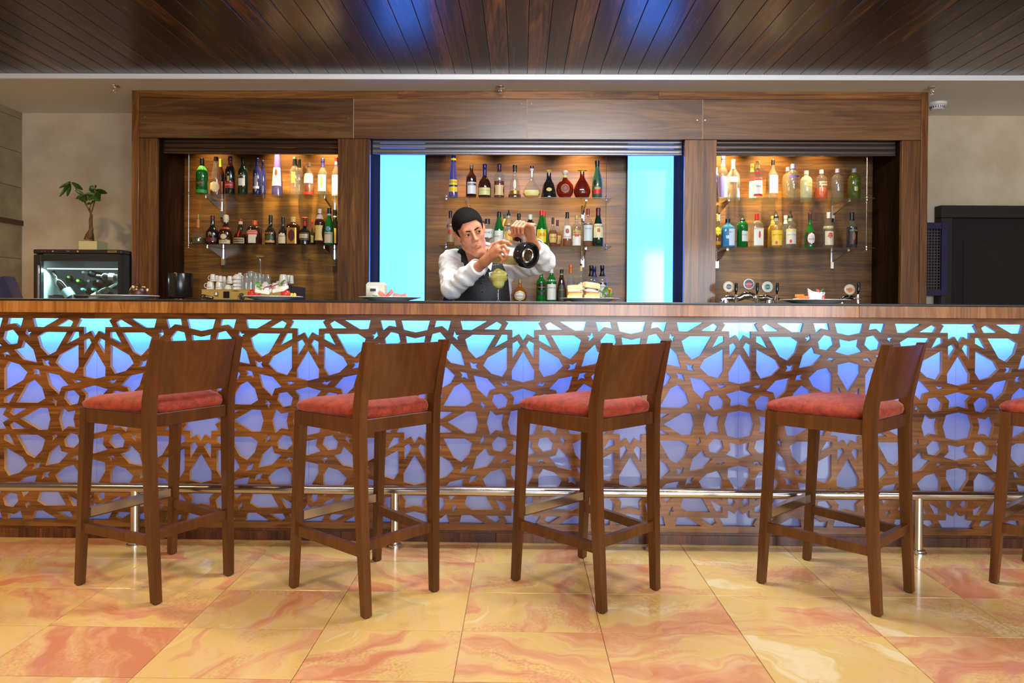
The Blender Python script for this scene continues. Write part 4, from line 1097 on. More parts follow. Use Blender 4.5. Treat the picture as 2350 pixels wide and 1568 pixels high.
MB().tube([(-.018, -.010, .040), (-.010, -.006, .053), (.004, -.004, .050), (.010, -.008, .042)], .0022, 8).build('chocolate_curl', M_CHOC, t, True)

# plate 2: salad with cheese
px_, r_ = plate(560, 692, YPL, 'white plate of tomato and cheese salad in front of the coffee machine')
M_CHEESE = noisy('feta', srgb(222,216,200), srgb(240,236,224), 30, 0.6, bump=0.1)
M_TOM = plain('tomato', srgb(196,48,24), 0.2); M_LEAF = noisy('salad_leaf', srgb(40,92,20), srgb(110,160,50), 25, 0.4)
M_ONION = plain('red_onion', srgb(150,60,90), 0.35); M_CARROT = noisy('carrot', srgb(206,92,20), srgb(232,124,36), 30, 0.5)
M_BREAD = noisy('bread_crumb', srgb(226,196,130), srgb(244,228,180), 25, 0.75, bump=0.2); M_CRUST = noisy('toasted_crust', srgb(190,136,60), srgb(226,186,110), 18, 0.6)
def slab_food(nm, mat, parent, c, sx_, sy_, sz_, rx=0, ry=0, rz=0):
    return MB().bbox(-sx_/2, sx_/2, -sy_/2, sy_/2, -sz_/2, sz_/2, min(sx_, sy_, sz_)*0.2, 2).xform(
        Matrix.Translation(c) @ Euler((R(rx), R(ry), R(rz))).to_matrix().to_4x4()).build(nm, mat, parent, True, 60)
def leaf(parent, c, L, wd, rx, rz, nm='leaf', mat=None, curl=0.3):
    m = MB(); n = 6
    for i in range(n+1):
        t_ = i/n; w_ = wd*math.sin(math.pi*min(1, t_*0.92+0.04))**0.7
        for k in (-1, -0.5, 0, 0.5, 1):
            m.v.append((k*w_/2, t_*L, curl*L*math.sin(t_*2.2)*0.4+abs(k)*w_*0.18+0.002*math.sin(7*t_+k*5)))
    for i in range(n):
        for k in range(4):
            a = i*5+k; m.f.append((a, a+1, a+6, a+5))
    return m.xform(Matrix.Translation(c) @ Euler((R(rx), 0, R(rz))).to_matrix().to_4x4()).build(nm, mat or M_LEAF, parent, True, 80)
t = food('caprese_salad', 'tomato and white cheese salad with onion rings and basil', 'salad', (px_, YPL, ZPL))
def X_at(px): return at(px, 680, YPL).x
for px in (588, 596, 655): MB().ball((X_at(px)-px_, -.02, .016), .017, 9, (1.2, 1, .8)).build('tomato_slice', M_TOM, t, True)
slab_food('cheese_slice', M_CHEESE, t, (X_at(612)-px_, -.03, .026), .058, .05, .011, 12, 6, 10)
slab_food('cheese_slice', M_CHEESE, t, (X_at(646)-px_, -.025, .031), .050, .05, .011, 12, -7, -8)
for px, z, q in ((624, .030, 0), (636, .038, 20)):
    MB().tube([(X_at(px)-px_+.018*math.cos(a), -.045+.006*math.sin(a), z+.008*math.sin(a+q)) for a in [k*.5 for k in range(8)]], .0022, 6).build('onion_ring', M_ONION, t, True)
for px, z, rz in ((606, .034, 40), (648, .040, -50), (617, .018, 80)): leaf(t, (X_at(px)-px_, -.05, z), .032, .020, 30, rz)
for px in (668, 674): MB().ball((X_at(px)-px_, -.02, .012), .007, 6).build('corn_bit', plain('corn', srgb(226,190,60), .4), t, True)

# plate 3: smoked salmon
px_, r_ = plate(824, 966, YPL, 'white plate of pink salmon pieces left of the bartender')
t = food('salmon_bites', 'pink smoked salmon pieces on a white plate', 'salmon', (px_, YPL, ZPL))
M_SALM = noisy('salmon', srgb(206,84,60), srgb(232,136,104), 30, 0.4)
for px, z, ry, sz_ in ((880, .016, 30, .03), (896, .018, -40, .034), (912, .012, 10, .036), (922, .010, -15, .034)):
    slab_food('salmon_piece', M_SALM, t, (X_at(px)-px_, -.02, z), sz_, .03, .010, 10, ry, 10)
leaf(t, (X_at(874)-px_, -.04, .004), .03, .014, 10, 60)

# plate 4: sandwiches
px_, r_ = plate(1284, 1423, YPL, 'white plate of toasted sandwiches at the right of the bartender')
for i, (pxa, tz, ry) in enumerate(((1319, .032, -2), (1355, .040, 5))):
    s = food('toasted_sandwich', ('toasted sandwich half on the left of the plate', 'taller toasted sandwich half leaning beside the greens')[i], 'sandwich', (X_at(pxa), YPL-.02, ZPL), R(8 if i else -6), 'sandwich halves on the plate')
    slab_food('bread_slice', M_BREAD, s, (0, 0, .010), .068, .07, .017)
    slab_food('egg_layer', plain('egg', srgb(238,196,90), .5), s, (.002, -.002, .021), .062, .068, .006)
    slab_food('salmon_layer', M_SALM, s, (0, -.003, .026), .060, .068, .005, 0, ry*.6)
    slab_food('cheese_layer', M_CHEESE, s, (-.004, -.002, .031), .056, .068, .006, 0, ry)
    slab_food('bread_slice', M_BREAD, s, (0, 0, tz+.008), .070, .07, .016, 0, ry)
    slab_food('crust', M_CRUST, s, (0, 0, tz+.0165), .064, .064, .002, 0, ry)
g = food('garnish', 'green salad garnish with carrot curls beside the sandwiches', 'garnish', (X_at(1390), YPL-.02, ZPL))
random.seed(5)
for i in range(14):
    leaf(g, (random.uniform(-.02, .028), random.uniform(-.03, .02), random.uniform(.002, .020)), random.uniform(.022, .036), random.uniform(.010, .016), random.uniform(5, 50), random.uniform(0, 360))
MB().tube([(.006, -.02, .022), (.004, -.02, .032), (.010, -.02, .038), (.017, -.02, .035), (.016, -.02, .028)], .0035, 8).build('carrot_curl', M_CARROT, g, True)
for k in (-.005, .010, .022): slab_food('carrot_stick', M_CARROT, g, (k, -.035, .005), .03, .008, .008, 0, 6, 20*k*30)

# plate 5: vegetable sticks and dip
px_, r_ = plate(1793, 1946, YPL, 'white plate of carrot sticks and dip beside the beer taps')
t = food('crudites', 'carrot and cucumber sticks lying on the plate by the beer taps', 'vegetables', (px_, YPL, ZPL))
for i, (px, z) in enumerate(((1834, .006), (1839, .013), (1844, .007), (1848, .012), (1841, .018))):
    slab_food('carrot_stick', M_CARROT, t, (X_at(px)-px_, -.02+.008*i, z+.002), .036, .010, .010, 0, 4*(i % 3)-4, 12-7*i)
slab_food('cucumber_stick', plain('cucumber', srgb(176,190,110), .4), t, (X_at(1826)-px_, -.03, .006), .026, .012, .010, 0, 0, 20)
for px in (1896, 1908, 1915): slab_food('cucumber_stick', plain('cucumber_skin', srgb(70,120,36), .4), t, (X_at(px)-px_, -.02, .005), .034, .011, .009, 0, 0, -10)
d = food('dip_cup', 'small white ceramic dip cup with a wavy rim and red pepper', 'cup', (X_at(1873), YPL, ZPL))
m = MB(); n = 28
for lv, (rr, z) in enumerate(((.0225,0),(.0235,.004),(.0265,.022),(.029,.034),(.0275,.034),(.025,.022),(.0215,.006))):
    for k in range(n):
        a = 2*math.pi*k/n; wv = (.008*math.cos(a-2.4)+.004*math.cos(2*a)) if z > .03 else (.003*math.cos(a-2.4) if z > .02 else 0)
        m.v.append((rr*math.cos(a)*1.2, rr*math.sin(a), z+wv))
for j in range(6):
    for k in range(n): m.f.append((j*n+k, j*n+(k+1) % n, (j+1)*n+(k+1) % n, (j+1)*n+k))
m.f.append(tuple(range(n))); m.f.append(tuple(6*n+k for k in range(n)))
m.build('cup_body', M_WHITE, d, True, 60)
slab_food('pepper_slice', M_TOM, d, (.020, -.022, .012), .012, .006, .018, 0, 10); leaf(d, (.014, 0, .030), .028, .012, 20, -70); slab_food('pepper_slice', M_TOM, d, (.010, .004, .038), .016, .008, .006, 0, 15)

# small white napkin dispenser on the bar
p = at(865, 690, 3.36); a = at(843, 690, 3.36); b = at(886.5, 690, 3.36)
w = (b.x-a.x)/2; hh = at(865, 649, 3.36).z-ZTOP
t = thing('dispenser', 'small cream plastic dispenser box behind the salmon plate', 'dispenser', ((a.x+b.x)/2, 3.36, ZTOP+.0006))
M_CREAMP = plain('cream_plastic', srgb(206,202,190), 0.35)
m = MB(); prof = [(-w*.95,0),(-w,hh*.25),(-w*.98,hh*.88),(-w*.78,hh),(w*.72,hh),(w*.95,hh*.86),(w*.98,hh*.3),(w*.96,0)]
m.prism(prof, -.035, .035).build('housing', M_CREAMP, t)
MB().bbox(-w*.92, w*.25, -.046, -.034, hh*.05, hh*.78, .004, 2).build('front_cover', M_CREAMP, t, True)
MB().bbox(-w*.50, w*.10, -.049, -.045, hh*.52, hh*.66, .002).build('window_slot', M_BLACK, t)
box_obj('slot_frame', plain('dark_red_glass', srgb(60,24,20), .2), -w*.40, 0, -.0505, -.0485, hh*.54, hh*.63, t)

# ------------------------------------------------------------------ coffee machine with cups and glasses on top
YM0, YM1 = 4.92, 5.27
a = at(462, 690, YM0); b = at(668, 690, YM0); zt_ = at(565, 664.5, YM0).z
t = thing('coffee_machine', 'polished warm-toned steel espresso machine under rows of cups', 'coffee machine', ((a.x+b.x)/2, YM0, ZB+.0006))
hw = (b.x-a.x)/2; hm = zt_-ZB-.0006; xm = (a.x+b.x)/2
M_WARM_STEEL = plain('steel_warm_reflection', srgb(214,178,100), 0.3, 0.45)  # steel body; its warm reflection is put into the base colour
box_obj('housing', M_WARM_STEEL, -hw, hw-.03, 0, .35, hm-.17, hm-.004, t, .004)
box_obj('back_body', M_BLACKM, -hw+.02, hw-.03, .10, .34, .02, hm-.17, t, .004)
box_obj('drip_tray', M_STEEL, -hw, hw-.03, 0, .34, .02, .07, t, .003)
for sx_ in (-hw+.05, hw-.08):
    for sy_ in (.04, .30): MB().tube([(sx_, sy_, 0), (sx_, sy_, .02)], .018, 10).build('foot', M_BLACKM, t)
box_obj('end_cheek', M_BLACKM, hw-.029, hw, -.01, .012, .02, hm+.035, t, .003)
box_obj('side_panel', plain('grey_panel', srgb(70,66,72), .45), hw-.024, hw-.003, .013, .34, .02, hm+.028, t, .002)
box_obj('cup_rail', M_WARM_STEEL, -hw, hw-.03, .0, .35, hm-.004, hm, t)
def mx(px, py=680): q = at(px, py, YM0-.004); return q.x-xm, q.z-ZB-.0006
def plate_on(nm, mat, x0, y0, x1, y1, th=.006, parent=None):
    c0, c1 = mx(x0, y1), mx(x1, y0)
    return box_obj(nm, mat, c0[0], c1[0], -th, -.0003, c0[1], c1[1], parent or t, .0015)
plate_on('display', M_BLACK, 512.5, 669, 526.5, 684); plate_on('display', M_BLACK, 583, 670, 597, 680)
sw = plate_on('switch', M_BLACKM, 492.5, 670, 500, 679.5); plate_on('rocker', M_WHITE, 493.5, 671, 499, 678, .008, sw)
gx, gz = mx(554.5, 681)
gg = MB().lathe([(.0001,0),(.026,0),(.026,.008),(.022,.010),(.021,.006),(.0001,.006)], 28, cap=False).xform(Matrix.Translation((gx, 0, gz)) @ Matrix.Rotation(R(90), 4, 'X')).build('gauge', M_CHROME, t, True)
MB().lathe([(.0001,.0062),(.0205,.0064)], 24, cap=False).xform(Matrix.Translation((gx, 0, gz)) @ Matrix.Rotation(R(90), 4, 'X')).build('dial', plain('gauge_face', srgb(60,50,44), .3), gg, True)
for k in range(9):
    q = R(-120+30*k)
    MB().box(gx+.016*math.sin(q)-.001, gx+.016*math.sin(q)+.001, -.0078, -.0068, gz+.016*math.cos(q)-.002, gz+.016*math.cos(q)+.002).build('tick', M_WHITE, gg)
kx, kz = mx(470, 681)
kn = MB().tube([(kx, 0, kz), (kx, -.03, kz)], .017, 18).build('steam_knob', M_BLACK, t, True)
MB().lathe([(.0001,0),(.011,0),(.010,.002),(.0001,.003)], 16, cap=False).xform(Matrix.Translation((kx, -.0302, kz)) @ Matrix.Rotation(R(90), 4, 'X')).build('knob_disc', M_CHROME, kn, True)
MB().tube([(kx+.02, -.02, kz-.004), (kx+.07, -.03, kz-.010)], [.014, .010], 12).build('knob_lever', M_BLACK, t, True)
flat_text('CIMBALI', .05, M_BLACK, t, Matrix.Translation((mx(540)[0], -.0006, mx(540, 668)[1])))

M_CUP = plain('cup_porcelain', srgb(214,212,204), 0.2, coat=.3)
def cup(px, w_, y0, y1, Y, label, handle=-1, inv=True, mark=True, bowl=False):
    """cup seen between rows y0 (top) and y1 (bottom); upside-down cups are narrower at the top"""
    q = at(px, y1, Y); h = at(px, y0, Y).z-q.z; r = w_/2/ppm(Y)
    c = thing('coffee_cup', label, 'cup', (q.x, Y, q.z), 0, 'cups on the coffee machine')
    if bowl: pr = [(r*.98,0),(r,h*.06),(r*.97,h*.45),(r*.82,h*.75),(r*.5,h*.9),(r*.48,h)]
    elif inv: pr = [(r,0),(r*.99,h*.05),(r*.82,h*.86),(r*.72,h*.97),(r*.62,h)]
    else: pr = [(r*.62,0),(r*.8,h*.1),(r,h)]
    lathe_obj('cup_body', pr, M_CUP, c, 20)
    if handle:
        hx = handle
        MB().tube([(hx*r*.86, -r*.2, h*.72), (hx*r*1.25, -r*.3, h*.74), (hx*r*1.5, -r*.35, h*.48), (hx*r*1.3, -r*.3, h*.22), (hx*r*.92, -r*.2, h*.20)], r*.10, 8).build('handle', M_CUP, c, True)
    if mark:
        v, f = text_geo('CREMA'); m = MB(); wd = r*1.1; rr = r*.97
        for a_, b_ in v:
            an = a_*wd/rr; m.v.append(((rr+.001)*math.sin(an), -(rr+.001)*math.cos(an), h*.22+b_*wd))
        m.f += f; m.build('lettering', paint((70,60,56)), c)
    return c
k_ = 8.704; cv = lambda zx, zy: (450+zx/k_, 580+zy/k_)
ztm = lambda Y: None
def on_machine(Y, px):   # pixel row where the machine top sits at depth Y
    zz_ = zt_+.0012
    lo, hi = 600., 720.
    for _ in range(40):
        mid = (lo+hi)/2
        if at(px, mid, Y).z > zz_: lo = mid
        else: hi = mid
    return lo
rows_ = [  # zx, w, top, Y, handle, mark, bowl, label
 (285,150,575,4.98,-1,True,False,'upside-down cup at the front left corner of the machine'),
 (455,130,585,4.98,0,True,False,'upside-down cup second from the left in the front row'),
 (640,140,640,4.98,1,False,True,'low rounded cup with its handle to the right in the front row'),
 (1385,165,585,4.98,-1,False,True,'ivory rounded cup just right of the glasses'),
 (1590,172,605,4.98,-1,True,False,'upside-down cup with dark lettering right of the ivory cup'),
 (1775,132,605,4.98,0,False,False,'upside-down cup nearest the black end of the machine'),
 (1640,150,570,5.12,0,False,True,'rear rounded cup between the right-hand cups'),
 (545,130,600,5.10,0,False,False,'rear cup in the lower left row'),
]
for zx, w_, top, Y, hd, mk, bw_, lb in rows_:
    q = cv(zx, top); cup(q[0], w_/k_, q[1], on_machine(Y, q[0]), Y, lb, hd, True, mk, bw_)
for zx, w_, top, bot, Y, hd, mk, lb in (
 (335,118,430,575,4.98,-1,True,'topmost left cup with its handle to the left'),
 (485,100,462,584,4.98,0,False,'upper row cup in the middle of the left group'),
 (410,90,455,578,5.08,0,False,'upper row cup tucked behind the topmost left cup'),
 (675,116,465,620,4.98,0,True,'upper row cup nearest the stacked cups'),
 (565,84,475,600,5.06,0,True,'narrow upper row cup behind the low rounded cup'),
 (1740,172,435,604,4.98,1,False,'large upper cup of the right group with a right handle'),
 (1905,92,455,618,5.02,0,True,'upper cup at the far right above the black end'),
 (1848,90,448,606,5.08,0,False,'upper cup squeezed behind the large right cup')):
    q = cv(zx, top); q2 = cv(zx, bot); cup(q[0], w_/k_, q[1], q2[1], Y, lb, hd, True, mk)
for i in range(4):      # stacked cappuccino cups
    b0 = [on_machine(4.99, 544), 0, 0, 0]
    y1 = 580+(745-70*i)/k_ if i else on_machine(4.99, 544.5); y0 = 580+(745-70*(i+1)-(30 if i == 3 else -2))/k_
    cup(544.5, 188/k_, y0, y1, 4.99, 'wide stacked cup, number %s from the bottom of the pale stack' % ('one', 'two', 'three', 'four')[i], 1 if i == 3 else 0, True, False, i == 3)
q = cv(875, 405); cup(q[0], 150/k_, q[1], on_machine(5.14, q[0]), 5.14, 'tall cup stack end rising behind the pale stack', 0, True, False, True)
q = cv(1800, 625); s_ = thing('saucer', 'stack of white saucers behind the right-hand cups', 'saucer', (at(q[0], q[1], 5.14).x, 5.14, zt_+.0008))
lathe_obj('dish', [(.03,0),(.07,.012),(.07,.026),(.03,.026)], M_CUP, s_, 24)

M_TUMBLER = thin_glass('tumbler_glass', (.86,.88,.86), 1.0, .02, .14, (.8,.82,.8))
for j, (zx, w_, top, Y) in enumerate(((1000,120,430,4.97),(1095,150,385,5.0),(1190,120,440,4.97),(1265,120,430,5.03),(1340,110,450,5.08),(1430,120,448,5.06),(1060,120,400,5.12),(1180,120,410,5.12))):
    q = cv(zx, top); y1 = on_machine(Y, q[0]); c0 = at(q[0], y1, Y); h = at(q[0], q[1], Y).z-c0.z; r = w_/k_/2/ppm(Y)
    gl = thing('drinking_glass', 'upturned drinking glass on the machine, %s' % ('front left of the cluster','tallest at the front','just right of the tallest','in the middle row','at the back right','nearest the ivory cup','back left behind the tallest','back middle under the carafe')[j], 'glass', (c0.x, Y, c0.z), 0, 'upturned glasses on the coffee machine')
    lathe_obj('glass_wall', [(r,0),(r*.97,h*.4),(r*.86,h*.93),(r*.7,h)], M_TUMBLER, gl, 20, flute=.05, nf=10)
    lathe_obj('glass_foot', [(r*.80,h*.985),(r*.84,h*.99),(r*.84,h*1.03),(r*.7,h*1.04)], M_TUMBLER, gl, 20)
Yc_ = 5.17; q = cv(1280, 75); y1 = on_machine(Yc_, q[0]); c0 = at(q[0], y1, Yc_); h = at(q[0], q[1], Yc_).z-c0.z; u = 1/k_/ppm(Yc_)
t = thing('carafe', 'tall clear glass carafe with a flared rim standing behind the glasses', 'carafe', (c0.x, Yc_, c0.z))
lathe_obj('carafe_wall', [(95*u,0),(98*u,h*.1),(84*u,h*.5),(62*u,h*.85),(58*u,h*.93),(80*u,h)], M_CLEARGLASS, t, 24, cap=False)
lathe_obj('carafe_rim', [(78*u,h*.985),(88*u,h),(84*u,h*1.01),(76*u,h)], M_TUMBLER, t, 24, cap=False)

# black coffee grinder at the left of the machine
Yg = 5.05; a = at(388, 680, Yg); b = at(440, 680, Yg); r = (b.x-a.x)/2; zt2 = at(414, 627.5, Yg).z
t = thing('coffee_grinder', 'black cylindrical coffee grinder left of the espresso machine', 'grinder', ((a.x+b.x)/2, Yg, ZB+.0006))
h = zt2-ZB
lathe_obj('base', [(r*.75,0),(r*.75,.03),(r*.34,.06),(r*.34,h-.19)], M_BLACKM, t)
lathe_obj('hopper', [(r*.40,h-.182),(r*.97,h-.176),(r,h-.170),(r,h-.006),(r*.97,h)], plain('hopper_black', (.010,.010,.011), .22), t)
lathe_obj('collar_ring', [(r*.42,h-.205),(r*.46,h-.20),(r*.46,h-.19),(r*.42,h-.186)], M_CHROME, t)

# ------------------------------------------------------------------ beer taps
def badge(parent, x, z, r, y, ring, face, art, words, wcol):
    M = Matrix.Translation((x, y, z)) @ Matrix.Rotation(R(90), 4, 'X')
    bd = MB().lathe([(.0001,-.006),(r,-.006),(r*1.02,0),(r,.006),(r*.86,.007),(.0001,.006)], 28, cap=False).xform(M).build('badge', paint(ring, .25), parent, True)
    MB().lathe([(.0001,.0075),(r*.78,.0072)], 26, cap=False).xform(M).build('badge_face', paint(face, .3), bd, True)
    if art: MB().lathe([(.0001,.0080),(r*art[1],.0078)], 24, cap=False).xform(M @ Matrix.Translation((0, art[2]*r, 0))).build('badge_art', paint(art[0], .3), bd, True)
    flat_text(words, r*1.35, paint(wcol), bd, Matrix.Translation((x, y-.0086, z)))
    MB().tube([(x, y, z-r), (x, y, z-r-.012)], [.010, .005], 10).build('badge_neck', M_CHROME, bd, True)
    return bd
def tap(parent, x, z, y=-.06):
    MB().tube([(x, 0, z), (x, y, z)], .011, 10).build('faucet', M_CHROME, parent, True)
    sp = MB().tube([(x, y, z+.03), (x, y, z-.02), (x, y-.012, z-.055), (x, y-.014, z-.075)], [.010, .011, .008, .006], 10).build('spout', M_CHROME, parent, True)
    MB().tube([(x, y, z), (x+.022, y, z-.002)], .009, 10).build('flow_knob', M_CHROME, parent, True)
    MB().tube([(x, y, z+.03), (x, y-.004, z+.048), (x, y-.006, z+.054), (x, y-.010, z+.11), (x, y-.011, z+.118)], [.006, .007, .011, .012, .007], 12).build('tap_handle', M_BLACK, parent, True)
Yt = 5.18
q0 = at(1713, 690, Yt)
t = thing('beer_tower', 'chrome beer tower with three badges and black tap handles', 'beer tap', (q0.x, Yt, ZB+.0006))
def tx(px, py): q = at(px, py, Yt); return q.x-q0.x, q.z-ZB-.0006
pts = [tx(1657, 697), tx(1657, 689), tx(1668, 684.5), tx(1684, 686), tx(1697, 684), tx(1706, 679), tx(1716, 678), tx(1726, 680), tx(1736, 685.5), tx(1748, 684.5), tx(1758, 683), tx(1770, 688), tx(1771, 697)]
MB().tube([(x, 0, z) for x, z in pts], [.022,.024,.026,.024,.026,.030,.034,.030,.025,.025,.026,.024,.022], 18).build('tower_tube', M_CHROME, t, True)
for x in (tx(1664, 690)[0], tx(1764, 690)[0]): MB().tube([(x, .0, 0), (x, 0, tx(1664, 688)[1])], .028, 16).build('leg', M_CHROME, t, True)
MB().bbox(tx(1655, 690)[0], tx(1772, 690)[0], -.06, .06, 0, .012, .003).build('base_plate', M_CHROME, t)
bd = ((1670, 658.5, (206,190,140), (216,210,196), ((40,40,44), .5, 0), 'Weizen', (210,206,200)), (1716, 652.5, (190,200,208), (50,20,20), ((170,30,26), .55, -.2), 'BUDWEIS', (220,216,210)), (1758.5, 659, (206,200,180), (176,190,184), ((40,74,62), .5, 0), 'HEINEKEN', (216,216,210)))
for px, py, ring, face, art, wd, wc in bd:
    x, z = tx(px, py); badge(t, x, z, 12.4/ppm(Yt), -.02, ring, face, art, wd, wc)
for px in (1682.5, 1730.5, 1775.5): x, z = tx(px, 686); tap(t, x, z)
Yt2 = 5.12; q1 = at(1948, 690, Yt2)
t = thing('beer_tap', 'single chrome beer tap with a pale round badge at the right', 'beer tap', (q1.x, Yt2, ZB+.0006))
def t2(px, py): q = at(px, py, Yt2); return q.x-q1.x, q.z-ZB-.0006
pp = [t2(1931, 695), t2(1932, 688), t2(1940, 684), t2(1950, 682.5), t2(1960, 684)]
MB().tube([(x, 0, z) for x, z in pp], [.02, .02, .019, .016, .012], 16).build('tap_arm', plain('dark_chrome', (.2,.2,.2), .12, 1.0), t, True)
MB().tube([(pp[0][0], 0, 0), (pp[0][0], 0, pp[0][1])], .022, 14).build('column', M_CHROME, t, True)
x, z = t2(1946.5, 665); badge(t, x, z, 12.0/ppm(Yt2), -.02, (206,186,160), (216,196,170), ((206,130,80), .5, -.1), 'PIVO', (190,90,50))
x, z = t2(1959.5, 686); tap(t, x, z)

# ------------------------------------------------------------------ wine cooler, plant
Yw0, Yw1 = 5.22, 5.80
a = at(78, 600, Yw0); b = at(284, 600, Yw0); b.x = min(b.x, cx0-.006); zt3 = at(180, 573, Yw0).z
t = thing('wine_cooler', 'black glass-door wine cooler with lit interior left of the cabinet', 'wine cooler', ((a.x+b.x)/2, Yw0, 0))
hw = (b.x-a.x)/2; xw = (a.x+b.x)/2; M_CASE = plain('cooler_black', (.014,.014,.015), .3)
def wx(px, Y=Yw0): return at(px, 600, Y).x-xw
def wz(py, Y=Yw0, px=180): return at(px, py, Y).z
M_COOLIN = plain('cooler_liner', srgb(206,214,214), .5)
box_obj('top_case', M_CASE, -hw, hw, -.012, Yw1-Yw0, wz(583), zt3, t, .006)
box_obj('side_wall', M_CASE, -hw+.012, -hw+.035, .012, Yw1-Yw0, 0, wz(583)-.0005, t); box_obj('side_wall', M_CASE, hw-.035, hw-.002, .012, Yw1-Yw0, 0, wz(583)-.0005, t)
box_obj('back_wall', M_COOLIN, -hw+.035, hw-.035, Yw1-Yw0-.03, Yw1-Yw0, .1, wz(583)-.0005, t)
box_obj('liner_side', M_COOLIN, -hw+.0355, -hw+.042, .05, Yw1-Yw0-.031, .1, wz(583)-.0005, t); box_obj('liner_side', M_COOLIN, hw-.042, hw-.0355, .05, Yw1-Yw0-.031, .1, wz(583)-.0005, t)
box_obj('base_case', M_CASE, -hw+.035, hw-.035, .012, Yw1-Yw0-.031, 0, .1, t)
# door
dr = box_obj('door', M_CASE, -hw+.010, wx(98), -.02, .010, .02, wz(585), t, .003)
zi1, zi0 = wz(600), .12
box_obj('door_stile', M_CASE, wx(274), hw-.002, -.02, .010, .02, wz(585), dr); box_obj('door_rail', M_CASE, wx(98), wx(274), -.02, .010, zi1, wz(585), dr)
box_obj('door_rail', M_CASE, wx(98), wx(274), -.02, .010, .02, zi0, dr)
box_obj('door_glass', thin_glass('cooler_glass', (.82,.9,.9), .9, .02), wx(98), wx(274), -.008, -.003, zi0, zi1, dr)
MB().tube([(wx(95), -.035, .3), (wx(95), -.035, wz(610))], .008, 10).build('door_handle', M_STEEL, dr, True)
# lamp and control strip
box_obj('lamp_tube', emitmat('cooler_lamp', (.75, 1.0, .98), 5.0), -hw+.06, hw-.06, .06, .075, wz(617), wz(615), t)
area('cooler_light', (xw, Yw0+.07, wz(618)-.004), (R(-25), 0, 0), hw*1.7, .02, 6.5, (.72, 1.0, .97))
for px, c in ((98.5, (190,40,40)), (105.5, (190,40,40))): box_obj('indicator', emitmat('red_led_%d' % px, (1, .05, .03), .6), wx(px)-.003, wx(px)+.003, -.0135, -.0115, wz(577.5)-.002, wz(577.5)+.002, t)
for px, r in ((124, .006), (181, .007)):
    MB().lathe([(.0001,0),(r,0),(r,.003),(.0001,.004)], 14, cap=False).xform(Matrix.Translation((wx(px), -.012, wz(577.5))) @ Matrix.Rotation(R(90), 4, 'X')).build('button', M_CHROME if px == 124 else paint(GD), t, True)
nb = box_obj('name_plate', paint((120,96,56)), wx(249), wx(270), -.0145, -.0115, wz(580), wz(575), t, .001)
flat_text('TECFRIGO', .05, paint((40,30,20)), nb, Matrix.Translation((wx(259.5), -.0150, wz(577.5))))
flat_text('WINE', .022, paint((170,170,170)), t, Matrix.Translation((wx(158), -.0125, wz(577))))
shf = None
for z in (wz(676), wz(700), wz(645)):
    if z < wz(660): box_obj('cooler_shelf', M_STEEL, -hw+.043, hw-.043, .10, Yw1-Yw0-.035, z-.006, z, t)
def wine(px, py, ang, lean, Y, gl, cap, label, lab=None, L=.30, rr=.028):
    """bottle lying in the cooler: neck end at (px, py), axis angle in the picture plane, lean towards viewer"""
    q = at(px, py, Y); o = thing('wine_bottle', label, 'bottle', tuple(q), 0, 'bottles inside the wine cooler')
    M = Matrix.Rotation(R(ang), 4, 'Y') @ Matrix.Rotation(R(lean), 4, 'X') @ Matrix.Translation((0, 0, -L))
    pr = [(r*rr, z*L) for r, z in PROF['wine']]
    m = MB().lathe(pr, 16); m.xform(M); m.build('glass_body', glassmat(gl), o, True)
    m = MB().lathe([(rr*.37, L*.82), (rr*.37, L*.995), (rr*.33, L*1.004)], 14); m.xform(M); m.build('foil_cap', paint(cap), o, True)
    if lab:
        m = MB().lathe([(rr*1.01, L*.18), (rr*1.01, L*.42)], 16, cap=False); m.xform(M); m.build('label', paint(lab), o, True)
    return o
wine(121, 624, -36, 0, Yw0+.12, 'black', (24,24,26), 'leaning dark bottle with a pale blue label at the left of the cooler', (150,190,200), .30, .040)
wine(157, 635.5, 78, 62, Yw0+.16, 'dkgreen', (150,200,70), 'lying bottle with a lime-green cap, left in the cooler', (206,200,150))
wine(178, 644, 78, 66, Yw0+.14, 'green', (130,200,60), 'lying bottle with a bright green cap, mid row of the cooler', (206,206,170))
wine(190, 624.5, 10, 86, Yw0+.14, 'black', (236,240,236), 'lying bottle with a white round cap in the top row of the cooler')
wine(207, 625, 30, 80, Yw0+.14, 'black', (140,160,170), 'lying bottle with a grey cap in the top row of the cooler', (196,140,130))
wine(222, 633, -86, 6, Yw0+.09, 'black', (60,60,64), 'dark bottle lying crosswise at the top right of the cooler', (150,160,160), .165, .030)
wine(268, 649, 40, 80, Yw0+.13, 'dkgreen', (150,220,170), 'lying bottle with a mint-green cap at the right of the cooler')
wine(203, 645, 30, 80, Yw0+.17, 'black', (70,80,84), 'lying dark bottle with a grey foil in the middle row')
wine(224, 645, 20, 82, Yw0+.17, 'black', (90,100,104), 'lying dark bottle right of the grey-foil one')
wine(188, 663.5, 40, 80, Yw0+.14, 'dkred', (110,200,170), 'lying red-necked bottle with a mint cap, lower left in the cooler')
wine(212, 663.5, 40, 80, Yw0+.14, 'dkred', (110,200,170), 'lying red-necked bottle with a mint cap, lower right in the cooler')
wine(266, 652, 62, 8, Yw0+.11, 'clear', (180,200,206), 'clear bottle lying tilted at the lower right of the cooler', (206,216,216))
